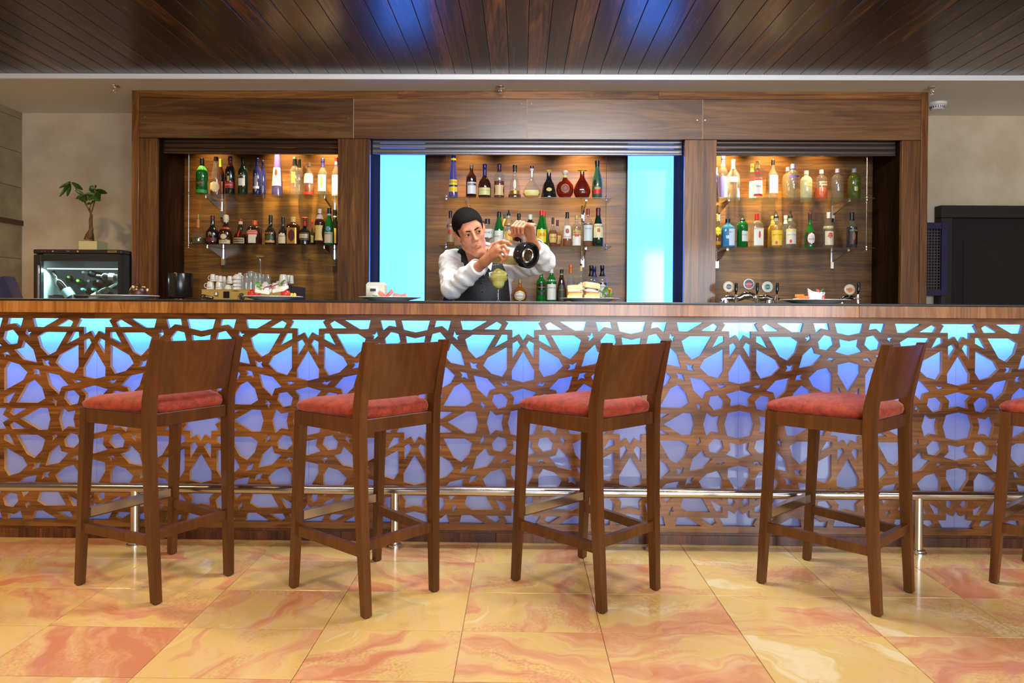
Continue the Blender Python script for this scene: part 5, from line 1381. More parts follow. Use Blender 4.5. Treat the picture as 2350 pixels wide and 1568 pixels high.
# plant on the cooler
q = at(208, 571, Yw0+.16); zp = zt3
qa, qb = at(180, 560, Yw0+.10), at(222, 560, Yw0+.10); hp_ = at(200, 553.5, Yw0+.10).z-zp; wq = (qb.x-qa.x)/2
t = thing('potted_plant', 'small money tree with drooping leaves in a square cream pot', 'plant', ((qa.x+qb.x)/2, Yw0+.10+wq, zp+.0006))
MB().bbox(-wq, wq, -wq, wq, 0, hp_, .002).build('pot', plain('pot_cream', srgb(196,186,140), .5), t)
MB().box(-wq*.9, wq*.9, -wq*.9, wq*.9, hp_-.001, hp_+.002).build('soil', plain('soil', srgb(40,26,16), .9), t)
Yp = Yw0+.10+wq; x0 = (qa.x+qb.x)/2
def pl(px, py, dy=0.0): q = at(px, py, Yp+dy); return (q.x-x0, dy, q.z-zp-.0006)
M_BARK = noisy('bark', srgb(70,44,22), srgb(120,84,44), 40, .8, bump=.4); M_LF = noisy('plant_leaf', srgb(26,52,14), srgb(58,92,28), 12, .4)
MB().tube([pl(204, 552), pl(206, 540), pl(208.5, 528), pl(209, 510), pl(209.5, 492)], [.038, .030, .015, .011, .010], 12).build('trunk', M_BARK, t, True)
MB().tube([pl(206, 545, -.02), pl(210, 525, -.03), pl(207, 508, .01), pl(209.5, 492)], [.022, .014, .011, .009], 10).build('braided_stem', M_BARK, t, True)
random.seed(9)
def twig(p0, p1, p2, leaves):
    tw = MB().tube([p0, p1, p2], [.006, .004, .003], 7).build('branch', M_BARK, t, True)
    for (pa, pb, w_) in leaves:
        A, B = Vector(pa), Vector(pb); d = B-A; L = d.length
        m = MB(); n = 7; up = Vector((0, -1, .25)).normalized(); sd = d.cross(up).normalized(); nn = sd.cross(d).normalized()
        for i in range(n+1):
            s_ = i/n; ww = w_*math.sin(math.pi*(s_*.9+.05))**.8
            for k in (-1, 0, 1): m.v.append(tuple(A+d*s_+sd*ww*k*.5+nn*(abs(k)*ww*.22-.05*L*math.sin(math.pi*s_))))
        for i in range(n):
            for k in range(2): a_ = i*3+k; m.f.append((a_, a_+1, a_+4, a_+3))
        m.build('leaf', M_LF, tw, True, 80)
L_ = lambda a, b, c, d, w, y0=0, y1=-.03: (pl(a, b, y0), pl(c, d, y1), w)
twig(pl(209,492), pl(197,468), pl(193,447), [L_(193,447,172,436,.03), L_(193,447,175,457,.035), L_(193,447,190,464,.04), L_(193,447,182,460,.03,0,.03), L_(193,446,200,462,.03)])
twig(pl(209,490), pl(186,450), pl(165,418,-.03), [L_(160,419,136,432,.03), L_(160,421,137,452,.035), L_(162,421,155,451,.035), L_(165,419,190,436,.035), L_(163,418,150,426,.03,0,.04), L_(160,420,146,438,.03)])
twig(pl(209,490), pl(216,465), pl(218,446), [L_(218,446,230,462,.06), L_(216,446,193,447,.035), L_(218,444,205,432,.03,0,.03), L_(216,450,203,460,.05), L_(218,444,232,450,.05,0,-.08)])
twig(pl(210,488), pl(219,455), pl(219,436), [L_(219,436,246,444,.04), L_(219,434,205,428,.035), L_(219,433,222,427,.04), L_(218,436,203,437,.02)])
twig(pl(209,492), pl(206,478), pl(210,466), [L_(210,466,200,470,.03), L_(210,466,216,462,.03)])

# ------------------------------------------------------------------ till screen at far left, detectors, grille
Ys = 3.75
t = thing('till_screen', 'tilted blue-grey till screen cut off by the left edge', 'screen', (at(12, 690, Ys).x, Ys, .9))
xs = at(12, 690, Ys).x
def ts(px, py): q = at(px, py, Ys); return (q.x-xs, q.z-.9)
M_TILL = plain('till_casing', srgb(52,56,84), .35); 
MB().prism([ts(-40, 700), ts(-40, 640), ts(2, 638), ts(18, 700)], 0, .05).build('screen_back', M_TILL, t)
MB().prism([ts(2, 638), ts(15, 634.5), ts(42, 700), ts(19, 700)], -.02, .06).build('screen_frame', plain('till_edge', srgb(44,48,80), .3), t)
MB().tube([(ts(-20, 690)[0], .03, 0), (ts(-20, 690)[0], .03, ts(0, 690)[1])], .03, 12).build('stand', M_BLACKM, t)
# low service counter behind the bar carrying till
sc_ = thing('service_counter', 'low dark service counter behind the left end of the bar', 'counter', (-2.2, 3.68, 0))
box_obj('worktop', M_SLAB, -.75, .75, -.20, .42, .87, .899, sc_, .002); box_obj('carcass', M_DARKWOOD, -.74, .74, -.18, .40, 0, .869, sc_)

def sprinkler(px, py, label):
    q = at(px, py, 5.27) ; s_ = thing('ceiling_sprinkler', label, 'sprinkler', (q.x, 5.235, ZC), 0, 'ceiling sprinklers')
    lathe_obj('cover_plate', [(.001,-.001),(.036,-.001),(.034,-.006),(.022,-.012),(.012,-.014),(.001,-.014)], M_CHROME, s_, 20, cap=False)
    MB().tube([(0,0,-.012), (0,0,-.035)], .008, 10).build('head_body', M_CHROME, s_, True)
    for k in (-1, 1): MB().tube([(k*.006,0,-.022), (k*.016,0,-.032), (k*.006,0,-.048)], .003, 7).build('yoke_arm', M_CHROME, s_, True)
    lathe_obj('deflector', [(.001,-.050),(.016,-.049),(.016,-.052),(.001,-.053)], M_CHROME, s_, 14, cap=False)
sprinkler(270, 192, 'chrome ceiling sprinkler above the plant side'); sprinkler(1149, 196, 'chrome ceiling sprinkler over the middle of the cabinet'); sprinkler(2132, 203, 'chrome ceiling sprinkler at the right corner of the cabinet')
q = at(2149, 238, 5.62)
t = thing('smoke_detector', 'round white smoke detector on the soffit right of the cabinet', 'detector', (q.x+.005, 5.62, ZC))
lathe_obj('base', [(.001,-.0005),(.070,-.0005),(.070,-.018),(.062,-.026)], plain('detector_white', srgb(226,226,224), .4), t, 28)
lathe_obj('chamber', [(.050,-.026),(.050,-.046),(.044,-.056),(.001,-.058)], plain('detector_white', srgb(226,226,224), .4), t, 28)
for k in range(18):
    a = 2*math.pi*k/18; MB().box(-.003, .003, -.0515, -.0495, -.044, -.030).xform(Matrix.Rotation(a, 4, 'Z')).build('vent_slot', M_BLACKM, t)
flat_text('SMOKE ALARM', .05, paint((150,40,40)), t, Matrix.Translation((0, -.0520, -.050)))
# perforated grille panel beside the door
Yg2 = 5.85; gz1, gz0 = wz(512, Yg2, 2150), None
a, b = at(2095, 600, Yg2), at(2172, 600, Yg2); z1 = at(2150, 511.5, Yg2).z; z0 = at(2150, 679, Yg2).z
t = thing('grille_panel', 'dark blue-framed perforated grille panel beside the door', 'panel', ((a.x+b.x)/2, Yg2, z0))
hx = (b.x-a.x)/2; hz = z1-z0; M_BLUEF = plain('deep_blue_lacquer', srgb(30,24,66), .35)
fw2 = .055
for nm, c in (('frame_stile', (-hx, -hx+fw2, 0, hz)), ('frame_stile', (hx-fw2, hx, 0, hz)), ('frame_rail', (-hx+fw2, hx-fw2, 0, fw2)), ('frame_rail', (-hx+fw2, hx-fw2, hz-fw2, hz))):
    box_obj(nm, M_BLUEF, c[0], c[1], -.02, .02, c[2], c[3], t, .002)
m = MB(); pit = .0245
nx_, nz_ = int((2*hx-2*fw2)/pit), int((hz-2*fw2)/pit)
for i in range(nx_+1): m.box(-hx+fw2+i*pit-.004, -hx+fw2+i*pit+.004, -.004, .004, fw2, hz-fw2)
for j in range(nz_+1): m.box(-hx+fw2, hx-fw2, -.0035, .0035, fw2+j*pit-.004, fw2+j*pit+.004)
g = m.build('perforated_sheet', plain('grille_bronze', srgb(74,58,58), .5), t); g['kind'] = 'stuff'
box_obj('backing', M_BLACKM, -hx+.01, hx-.01, .02, .03, .01, hz-.01, t)
for sx_ in (-hx+.03, hx-.03): box_obj('leg', M_BLACKM, sx_-.015, sx_+.015, -.01, .02, -z0+.0005, 0, t)
# ------------------------------------------------------------------ bartender (implicit surfaces meshed by surface nets)
class Field:
    def __init__(s, lo, hi, h):
        s.lo = np.array(lo, float); s.h = h
        s.n = np.ceil((np.array(hi)-s.lo)/h).astype(int)+1
        s.f = np.full(tuple(s.n), 0.5, np.float32)
    def sub(s, lo, hi):
        a = np.clip(np.floor((np.array(lo)-s.lo)/s.h).astype(int), 0, s.n-1)
        b = np.clip(np.ceil((np.array(hi)-s.lo)/s.h).astype(int)+1, 1, s.n)
        if np.any(b <= a): return None
        sl = tuple(slice(i, j) for i, j in zip(a, b))
        ax = [s.lo[i]+s.h*np.arange(a[i], b[i]) for i in range(3)]
        P = np.stack(np.meshgrid(*ax, indexing='ij'), -1).astype(np.float32)
        return sl, P
    def comb(s, sl, d, k, mode):
        a = s.f[sl]
        if mode == 'u':
            hh = np.maximum(k-np.abs(a-d), 0)/k; s.f[sl] = np.minimum(a, d)-hh*hh*k/4
        elif mode == 's':
            d = -d; hh = np.maximum(k-np.abs(a-d), 0)/k; s.f[sl] = np.maximum(a, d)+hh*hh*k/4
        elif mode == 'i':
            s.f[sl] = np.maximum(a, d)
    def cap(s, a, b, ra, rb=None, k=0.02, mode='u'):
        a, b = np.array(a, float), np.array(b, float); rb = ra if rb is None else rb
        m = max(ra, rb)+k+0.012
        q = s.sub(np.minimum(a, b)-m, np.maximum(a, b)+m)
        if q is None: return s
        sl, P = q; d = b-a; L2 = max(d.dot(d), 1e-9)
        t = np.clip(((P-a) @ d)/L2, 0, 1)
        dist = np.linalg.norm(P-(a+t[..., None]*d), axis=-1)-(ra+(rb-ra)*t)
        s.comb(sl, dist.astype(np.float32), k, mode); return s
    def ell(s, c, r, M=None, k=0.02, mode='u'):
        c = np.array(c, float); r = np.array(r, float); m = r.max()+k+0.012
        q = s.sub(c-m, c+m)
        if q is None: return s
        sl, P = q; p = P-c
        if M is not None: p = p @ np.array(M)          # columns of M = local axes
        k0 = np.linalg.norm(p/r, axis=-1); k1 = np.linalg.norm(p/(r*r), axis=-1)+1e-6
        s.comb(sl, (k0*(k0-1)/k1).astype(np.float32), k, mode); return s
    def grid(s):
        ax = [(s.lo[i]+s.h*np.arange(s.n[i])).astype(np.float32) for i in range(3)]
        return np.meshgrid(*ax, indexing='ij', sparse=True)
    def cut(s, d):
        s.f = np.maximum(s.f, d.astype(np.float32)); return s
    def mesh(s):
        f = s.f; sg = f < 0
        n = s.n
        c = np.zeros(tuple(n-1), np.int8)
        for i in (0, 1):
            for j in (0, 1):
                for k in (0, 1): c += sg[i:n[0]-1+i, j:n[1]-1+j, k:n[2]-1+k]
        I = np.argwhere((c > 0) & (c < 8))
        acc = np.zeros((len(I), 3)); cnt = np.zeros(len(I))
        for ax in range(3):
            o1, o2 = [q for q in range(3) if q != ax]
            for u in (0, 1):
                for v in (0, 1):
                    a = np.zeros(3, int); a[o1] = u; a[o2] = v; b = a.copy(); b[ax] = 1
                    ia, ib = I+a, I+b
                    fa = f[ia[:, 0], ia[:, 1], ia[:, 2]]; fb = f[ib[:, 0], ib[:, 1], ib[:, 2]]
                    m = (fa < 0) != (fb < 0)
                    t = np.where(m, fa/np.where(m, fa-fb, 1), 0)
                    p = np.tile(a.astype(float), (len(I), 1)); p[:, ax] = t
                    acc[m] += p[m]; cnt[m] += 1
        V = s.lo+s.h*(I+acc/cnt[:, None])
        idx = np.full(tuple(n-1), -1, np.int64); idx[I[:, 0], I[:, 1], I[:, 2]] = np.arange(len(I))
        Fs = []
        for ax in range(3):
            o1, o2 = [(1, 2), (2, 0), (0, 1)][ax]
            sl0 = [slice(None)]*3; sl1 = [slice(None)]*3
            sl0[ax] = slice(0, -1); sl1[ax] = slice(1, None)
            a = sg[tuple(sl0)]; b = sg[tuple(sl1)]
            E = np.argwhere(a != b)
            E = E[(E[:, o1] > 0) & (E[:, o2] > 0) & (E[:, o1] < n[o1]-1) & (E[:, o2] < n[o2]-1)]
            inside = a[E[:, 0], E[:, 1], E[:, 2]]
            q = []
            for d1, d2 in ((-1, -1), (0, -1), (0, 0), (-1, 0)):
                g = E.copy(); g[:, o1] += d1; g[:, o2] += d2
                q.append(idx[g[:, 0], g[:, 1], g[:, 2]])
            q = np.stack(q, 1); q[~inside] = q[~inside][:, ::-1]
            Fs.append(q)
        return V, np.concatenate(Fs)
def field_obj(name, fld, mat, parent, org, smooth_it=2):
    V, Fq = fld.mesh()
    me = bpy.data.meshes.new(name)
    me.from_pydata((V-np.array(org)).tolist(), [], Fq.tolist()); me.update()
    if smooth_it:
        bm = bmesh.new(); bm.from_mesh(me)
        for _ in range(smooth_it): bmesh.ops.smooth_vert(bm, verts=bm.verts, factor=0.5, use_axis_x=True, use_axis_y=True, use_axis_z=True)
        bm.to_mesh(me); bm.free()
    me.shade_smooth(); me.materials.append(mat)
    return link(name, me, parent)

V3 = lambda px, py, Y: np.array(at(px, py, Y))
neck = V3(1106, 606, 3.67); chest = V3(1107, 645, 3.73); waist = V3(1113, 715, 3.80)
xc = chest[0]; hip = np.array([waist[0], 3.82, 0.93])
Rs, Re, Rw = V3(1035, 602, 3.70), V3(1037, 662, 3.46), V3(1112, 601, 3.272)
Ls, Le, Lw = V3(1172, 598, 3.72), V3(1250, 599, 3.50), V3(1224, 560, 3.285)
# head frame
roll, yawh, pit_ = R(20), R(10), R(19)
up = np.array([-math.sin(roll), 0, math.cos(roll)]); rt = np.array([math.cos(roll), 0, math.sin(roll)]); fw_d = np.array([0, -1.0, 0])
rt, fw_d = rt*math.cos(yawh)-fw_d*math.sin(yawh), fw_d*math.cos(yawh)+rt*math.sin(yawh)
fw_d, up = fw_d*math.cos(pit_)-up*math.sin(pit_), up*math.cos(pit_)+fw_d*math.sin(pit_)
HM = np.stack([rt, fw_d, up], 1); HS = 0.955
HC = V3(1079, 532.5, 3.53)
def hp(x, y, z): return HC+HM @ (np.array([x, y, z])*HS)
def hr(*r): return [q*HS for q in r]
ORG = np.array([hip[0], 3.82, 0.0])
man = thing('person', 'person in white shirt, black patterned vest and tie pouring from a blender jug', 'person', tuple(ORG))
# jug frame (needed for the hands)
JB, JM = V3(1220, 587, 3.15), V3(1139, 575, 3.335)
jax = (JB-JM)/np.linalg.norm(JB-JM); jup = np.array([0, 0, 1.0]); jup = jup-jax*jup.dot(jax); jup /= np.linalg.norm(jup); jrt = np.cross(jup, jax)
if jrt[0] < 0: jrt = -jrt
JL = np.linalg.norm(JB-JM)
def jp(t, u=0.0, r=0.0): return JM+jax*(JL*t)+jup*u+jrt*r

def torso(fd, e=0.0, sh=True):
    fd.ell(chest+np.array([0, 0.015, 0.015]), (0.158+e, 0.112+e, 0.20+e), k=0.04)
    fd.ell((waist+chest)/2+np.array([0, 0, -.03]), (0.146+e, 0.108+e, 0.19+e), k=0.05)
    fd.ell(hip+np.array([0, 0, 0.06]), (0.158+e, 0.115+e, 0.16+e), k=0.05)
    if sh:
        fd.cap(neck+np.array([0, .03, -.035]), Rs+np.array([.03, .02, .0]), 0.052+e, 0.058+e, k=0.05)
        fd.cap(neck+np.array([0, .03, -.035]), Ls+np.array([-.03, .02, .0]), 0.052+e, 0.058+e, k=0.05)
    return fd
def arm(fd, S, E, Wr, e=0.0, cut=1.0, k=0.03):
    fd.cap(S, E, 0.058+e, 0.044+e, k=k)
    fd.cap(E, E+(Wr-E)*min(cut, .45), 0.044+e, 0.040+e, k=0.02)
    fd.cap(E+(Wr-E)*min(cut, .45), E+(Wr-E)*cut, 0.040+e, (0.040-.013*max(0, cut-.45)/.55)+e, k=0.02)
    return fd
B = Field((-0.50, 3.10, 0.84), (0.24, 3.97, 1.63), 0.0030)
torso(B, -0.012)
arm(B, Rs, Re, Rw, -0.004); arm(B, Ls, Le, Lw, -0.004)
B.cap(hp(0, -.028, -.055), neck+np.array([0, .015, -.03]), 0.052, 0.058, k=0.03)
# head
B.ell(hp(0, -.018, .042), hr(.077, .098, .086), HM, k=.02)
B.ell(hp(0, .018, -.040), hr(.057, .073, .084), HM, k=.030)
for sd in (-1, 1):
    B.cap(hp(sd*.043, .000, -.070), hp(sd*.014, .070, -.108), .020*HS, .018*HS, k=.026)
    B.ell(hp(sd*.039, .054, -.018), hr(.021, .025, .022), HM, k=.025)
B.ell(hp(0, .076, -.104), hr(.020, .017, .017), HM, k=.022)
B.cap(hp(-.036, .080, .027), hp(.036, .080, .027), .012*HS, k=.02)
B.ell(hp(0, .066, .056), hr(.050, .020, .034), HM, k=.03)
for sd in (-1, 1): B.ell(hp(sd*.031, .101, .006), hr(.019, .014, .012), HM, k=.014, mode='s')
B.cap(hp(0, .088, .020), hp(0, .112, -.026), .0070*HS, .0105*HS, k=.012)
for sd in (-1, 1): B.ell(hp(sd*.0115, .099, -.031), hr(.0085, .011, .0075), HM, k=.007)
for sd in (-1, 1):
    B.ell(hp(sd*.031, .0775, .006), hr(.0150, .0150, .0150), HM, k=.005)
    B.ell(hp(sd*.031, .0945, .0050), hr(.0145, .009, .0050), HM, k=.002, mode='s')
B.ell(hp(0, .080, -.066), hr(.027, .012, .018), HM, k=.016)
B.cap(hp(-.020, .0870, -.0615), hp(.020, .0870, -.0615), .0045*HS, k=.006); B.cap(hp(-.016, .0880, -.072), hp(.016, .0880, -.072), .0055*HS, k=.006)
for sd in (-1, 1):
    ea = HM @ np.array([sd*.25, -.35, 1.0]); ea /= np.linalg.norm(ea)
    e1 = HM @ np.array([sd, .45, 0]); e1 -= ea*e1.dot(ea); e1 /= np.linalg.norm(e1); e2 = np.cross(ea, e1)
    EM = np.stack([e1, e2, ea], 1)
    B.ell(hp(sd*.078, -.012, -.006), hr(.0085, .019, .031), EM, k=.010)
    B.ell(hp(sd*.0865, -.007, -.002), hr(.006, .011, .019), EM, k=.006, mode='s')
# hands
FR = 0.0090
def finger(pts, r0=FR, r1=0.0072):
    n = len(pts)-1
    for i in range(n):
        B.cap(pts[i], pts[i+1], r0+(r1-r0)*i/n, r0+(r1-r0)*(i+1)/n, k=.006)
# right hand: knuckles in front of the jug mouth, fingers curling down over the glass
RK = [V3(1139, 559.5, 3.228), V3(1143, 567.5, 3.210), V3(1143, 577, 3.204), V3(1139, 586, 3.210)]
for kpt in RK: B.cap(Rw, kpt, .0185, .0125, k=.012)
B.cap(Rw, (RK[1]+RK[2])/2, .021, .016, k=.014)
finger([RK[0], V3(1154, 554.5, 3.205), V3(1166, 557, 3.200), V3(1174, 563, 3.196)])
finger([RK[1], V3(1158, 564.5, 3.190), V3(1166, 574, 3.178), V3(1163, 584, 3.180)])
finger([RK[2], V3(1156, 576.5, 3.184), V3(1162, 587, 3.176), V3(1158, 596, 3.182)])
finger([RK[3], V3(1149, 588, 3.192), V3(1154, 597, 3.186), V3(1150, 604, 3.192)], .0075, .006)
finger([Rw+(RK[0]-Rw)*.3+np.array([-.004, .018, .0]), V3(1122, 574, 3.275), V3(1130, 562, 3.292), V3(1139, 556, 3.315)], .0105, .0078)
# left hand: closed over the jug handle
G = jp(.66, .112)
LK = [G+jax*s_+jrt*.032+jup*.022 for s_ in (-.033, -.011, .011, .031)]
for kpt in LK: B.cap(Lw, kpt, .0185, .0120, k=.012)
B.cap(Lw, (LK[1]+LK[2])/2, .021, .015, k=.014)
for s_, kpt, l_ in zip((-.033, -.011, .011, .031), LK, (1.0, 1.05, 1.0, .85)):
    finger([kpt, G+jax*s_-jrt*.006*l_+jup*.034*l_, G+jax*s_-jrt*.033*l_+jup*.010, G+jax*s_-jrt*.026*l_-jup*.018*l_])
finger([Lw+(G-Lw)*.35-jup*.008-jax*.018, G-jax*.040+jrt*.020-jup*.022, G-jax*.046-jrt*.006-jup*.030, G-jax*.048-jrt*.030-jup*.026], .0108, .0080)
M_SKIN, nt_, b_ = newmat('skin')
co_, _ = objcoords(nt_); n_ = N(nt_, 'ShaderNodeTexNoise', Scale=30.0, Detail=4.0); nt_.links.new(co_, n_.inputs['Vector'])
nt_.links.new(ramp(nt_, n_.outputs[0], [(.35, srgb(186,118,84)), (.65, srgb(202,136,100))]), b_.inputs['Base Color'])
b_.inputs['Roughness'].default_value = 0.42
b_.inputs['Subsurface Weight'].default_value = 0.12; b_.inputs['Subsurface Scale'].default_value = 0.01
field_obj('body', B, M_SKIN, man, ORG, 1)
# hair, eyebrows, eyes, lips
hf = Field(HC-.16, HC+.16, 0.003)
hf.ell(hp(0, -.018, .042), hr(.0835, .1045, .0925), HM, k=.02); hf.ell(hp(0, -.060, -.03), hr(.060, .055, .06), HM, k=.03); hf.ell(hp(0, .066, .056), hr(.057, .0275, .042), HM, k=.03)
gx_, gy_, gz_ = hf.grid()
P = [gx_-HC[0], gy_-HC[1], gz_-HC[2]]
lx = (P[0]*HM[0, 0]+P[1]*HM[1, 0]+P[2]*HM[2, 0])/HS; ly = (P[0]*HM[0, 1]+P[1]*HM[1, 1]+P[2]*HM[2, 1])/HS; lz = (P[0]*HM[0, 2]+P[1]*HM[1, 2]+P[2]*HM[2, 2])/HS
line = np.where(ly > .045, .072+.25*np.abs(lx)*0-.9*np.maximum(0, np.abs(lx)-.045), np.where(ly > .012, -.010+.0*lx, np.where(ly > -.03, .032+.0*lx, -.055)))
front = .070-.032*np.clip((np.abs(lx)-.038)/.025, 0, 1)          # hairline over the forehead, dropping to the temples
line = np.where(ly > .030, front, np.where(ly > .008, -.022, np.where(ly > -.036, .030, -.062)))
hf.cut((line-lz)*HS)
M_HAIR = noisy('dark_hair', srgb(9,7,6), srgb(24,17,14), 420, .85, 2, bump=.35)
M_HAIR.node_tree.nodes['Principled BSDF'].inputs['Specular IOR Level'].default_value = .15
field_obj('hair', hf, M_HAIR, man, ORG, 1)
M_EYEW = plain('eye_white', srgb(214,206,200), .15); M_IRIS = plain('iris', srgb(40,24,14), .1)
for sd in (-1, 1):
    ec = hp(sd*.031, .0775, .006)
    ev = MB().ball(tuple(ec-ORG), .0132*HS, 10).build('eye', M_EYEW, man, True)
    gd = HM @ np.array([.30, .93, -.12]); gd /= np.linalg.norm(gd)
    q = Vector(gd).to_track_quat('Z', 'Y').to_matrix().to_4x4()
    MB().lathe([(.0001, .0140*HS), (.0040, .0134*HS), (.0064, .0121*HS)], 16, cap=False).xform(Matrix.Translation(ec-ORG) @ q).build('iris', M_IRIS, ev, True)
    MB().tube([tuple(hp(sd*(.031+.0135*u_), .0925-.006*u_*u_, .0098-.0035*u_*u_)-ORG) for u_ in (-1, -.5, 0, .5, 1)], [.0006, .0011, .0013, .0012, .0007], 6).build('eyelash', M_HAIR, man, True)
    bf = Field(hp(sd*.034, .085, .03)-.04, hp(sd*.034, .085, .03)+.04, .002)
    bf.cap(hp(sd*.013, .0955, .0215), hp(sd*.032, .0925, .0275), .0030, .0034, k=.002); bf.cap(hp(sd*.032, .0925, .0275), hp(sd*.051, .0770, .0230), .0034, .0016, k=.002)
    field_obj('eyebrow', bf, M_HAIR, man, ORG, 1)
lf = Field(hp(0, .09, -.066)-.04, hp(0, .09, -.066)+.04, .002)
for sd in (-1, 1):
    lf.cap(hp(0, .0945, -.0610), hp(sd*.0215, .0915, -.0660), .0046*HS, .0030*HS, k=.003)
    lf.cap(hp(0, .0945, -.0720), hp(sd*.018, .0920, -.0695), .0058*HS, .0036*HS, k=.003)
lf.cap(hp(-.022, .1025, -.0668), hp(.022, .1025, -.0668), .0022*HS, k=.002, mode='s')
field_obj('lips', lf, plain('lip', srgb(190,104,88), .35), man, ORG, 1)

# shirt
Sf = Field((-0.52, 3.22, 0.80), (0.24, 3.99, 1.45), 0.0038)
torso(Sf, 0.0)
arm(Sf, Rs, Re, Rw, .008, .80, .05); arm(Sf, Ls, Le, Lw, .008, .80, .05)
# fullness: sleeve cloth hanging from the upper arms
Sf.cap(Re+(Rs-Re)*.15+np.array([.0, .015, -.022]), Re+(Rs-Re)*.7+np.array([0, .01, -.02]), .046, .052, k=.03)
Sf.cap(Le+(Ls-Le)*.2+np.array([.0, .015, -.030]), Le+(Ls-Le)*.9+np.array([0, .01, -.045]), .044, .058, k=.03)
gx_, gy_, gz_ = Sf.grid()
wob = np.sin(gx_*95+np.sin(gz_*60+gy_*40)*1.6+gz_*50)*np.sin(gy_*70+gz_*45)
fold = np.sin((gx_*.55+gz_*.85)*140+np.sin(gy_*55)*1.3)
Sf.f += (wob*.0022+fold*.0016).astype(np.float32)
def below_plane(fd, p, n):
    x_, y_, z_ = fd.grid(); return (x_-p[0])*n[0]+(y_-p[1])*n[1]+(z_-p[2])*n[2]
for E_, W_ in ((Re, Rw), (Le, Lw)):       # crisp cuff ends
    d_ = (W_-E_)/np.linalg.norm(W_-E_); pe = E_+(W_-E_)*.80
    xx, yy, zz_ = Sf.grid()
    near = (np.sqrt((xx-pe[0])**2+(yy-pe[1])**2+(zz_-pe[2])**2) < .075)
    pl_ = below_plane(Sf, pe, d_)
    Sf.f = np.where(near, np.maximum(Sf.f, pl_), Sf.f).astype(np.float32)
nk = np.sqrt((Sf.grid()[0]-neck[0])**2+(Sf.grid()[1]-neck[1])**2+(Sf.grid()[2]-neck[2])**2) < .115
Sf.f = np.where(nk, np.maximum(Sf.f, below_plane(Sf, neck+np.array([0, -.02, .012]), np.array([0.0, -.45, .89]))), Sf.f).astype(np.float32)
M_SHIRT = noisy('shirt_cotton', srgb(240,240,240), srgb(248,248,250), 8, .75, 3, bump=.15)
shirt = field_obj('shirt', Sf, M_SHIRT, man, ORG, 2)
for E_, W_ in ((Re, Rw), (Le, Lw)):
    d_ = (W_-E_)/np.linalg.norm(W_-E_); p0 = E_+(W_-E_)*.70-ORG; p1 = E_+(W_-E_)*.815-ORG
    MB().tube([p0, p0+d_*.003, p1-d_*.002, p1], [.0420, .0450, .0445, .0415], 24, caps=False).build('cuff', M_SHIRT, shirt, True)
# collar
na = hp(0, -.028, -.055)-neck; na /= np.linalg.norm(na)
cq = Vector(na).to_track_quat('Z', 'Y').to_matrix().to_4x4()
cb = neck+np.array([0, .004, -.006])
MB().lathe([(.067, -.012), (.063, .012), (.060, .030), (.0635, .032), (.0685, .012), (.076, -.012)], 28, ax=1.0, ay=1.0, cap=False).xform(Matrix.Translation(cb-ORG) @ cq).build('collar', M_SHIRT, shirt, True, 60)
for sd in (-1, 1):
    f0 = cb+np.array([sd*.014, -.066, .010]); f1 = cb+np.array([sd*.060, -.040, .022]); f2 = cb+np.array([sd*.052, -.080, -.034])
    m = MB(); th = np.array([0, -.004, 0])
    m.add([f0-ORG, f1-ORG, f2-ORG, f0+th-ORG, f1+th-ORG, f2+th-ORG], [(0,1,2), (5,4,3), (0,3,4,1), (1,4,5,2), (2,5,3,0)]).build('collar_flap', M_SHIRT, shirt)
# tie
k0 = cb+np.array([.000, -.078, -.004])-ORG
tie = MB().add([k0+np.array(q) for q in ((-.019, 0, .008), (.019, 0, .008), (.011, 0, -.026), (-.011, 0, -.026), (-.016, -.018, .006), (.016, -.018, .006), (.009, -.014, -.026), (-.009, -.014, -.026))],
    [(0,1,2,3), (7,6,5,4), (0,4,5,1), (1,5,6,2), (2,6,7,3), (3,7,4,0)]).build('necktie', plain('tie_black', (.010,.010,.012), .35), man)
MB().add([k0+np.array(q) for q in ((-.011, .004, -.026), (.011, .004, -.026), (.018, .010, -.07), (-.014, .010, -.07), (-.011, -.006, -.026), (.011, -.006, -.026), (.018, .004, -.07), (-.014, .004, -.07))],
    [(0,1,2,3), (7,6,5,4), (0,4,5,1), (1,5,6,2), (2,6,7,3), (3,7,4,0)]).build('tie_blade', plain('tie_black', (.010,.010,.012), .35), tie)
# vest
Vf = Field((-0.45, 3.55, 0.86), (0.05, 3.99, 1.42), 0.0036)
torso(Vf, .0135)
gx_, gy_, gz_ = Vf.grid()
zv = V3(1112, 640, 3.62)[2]; cxv = xc+.012-.10*(gz_-zv)*0
front_ = (gy_ < 3.74)
vcut = np.where(front_ & (gz_ > zv), (.50*(gz_-zv)-np.abs(gx_-(xc-.01+.02)))*.85, -1.0)
Vf.cut(vcut)
Vf.cut(np.abs(gx_-(xc-.002))-(.142+.10*np.clip(1.27-gz_, 0, 1)-.10*np.clip(gz_-1.30, 0, 1)))
M_VEST, nt_, b_ = newmat('brocade_black')
co_, _ = objcoords(nt_)
n_ = N(nt_, 'ShaderNodeTexNoise', Scale=34.0, Detail=1.5, Distortion=2.5); nt_.links.new(co_, n_.inputs['Vector'])
k1_ = N(nt_, 'ShaderNodeMath', operation='MULTIPLY'); k1_.inputs[1].default_value = 26.0; nt_.links.new(n_.outputs[0], k1_.inputs[0])
k2_ = N(nt_, 'ShaderNodeMath', operation='SINE'); nt_.links.new(k1_.outputs[0], k2_.inputs[0])
nt_.links.new(ramp(nt_, k2_.outputs[0], [(.80, srgb(15,15,18)), (.97, srgb(52,52,54))]), b_.inputs['Base Color'])
b_.inputs['Roughness'].default_value = .5; b_.inputs['Sheen Weight'].default_value = .1
vest = field_obj('vest', Vf, M_VEST, man, ORG, 1)
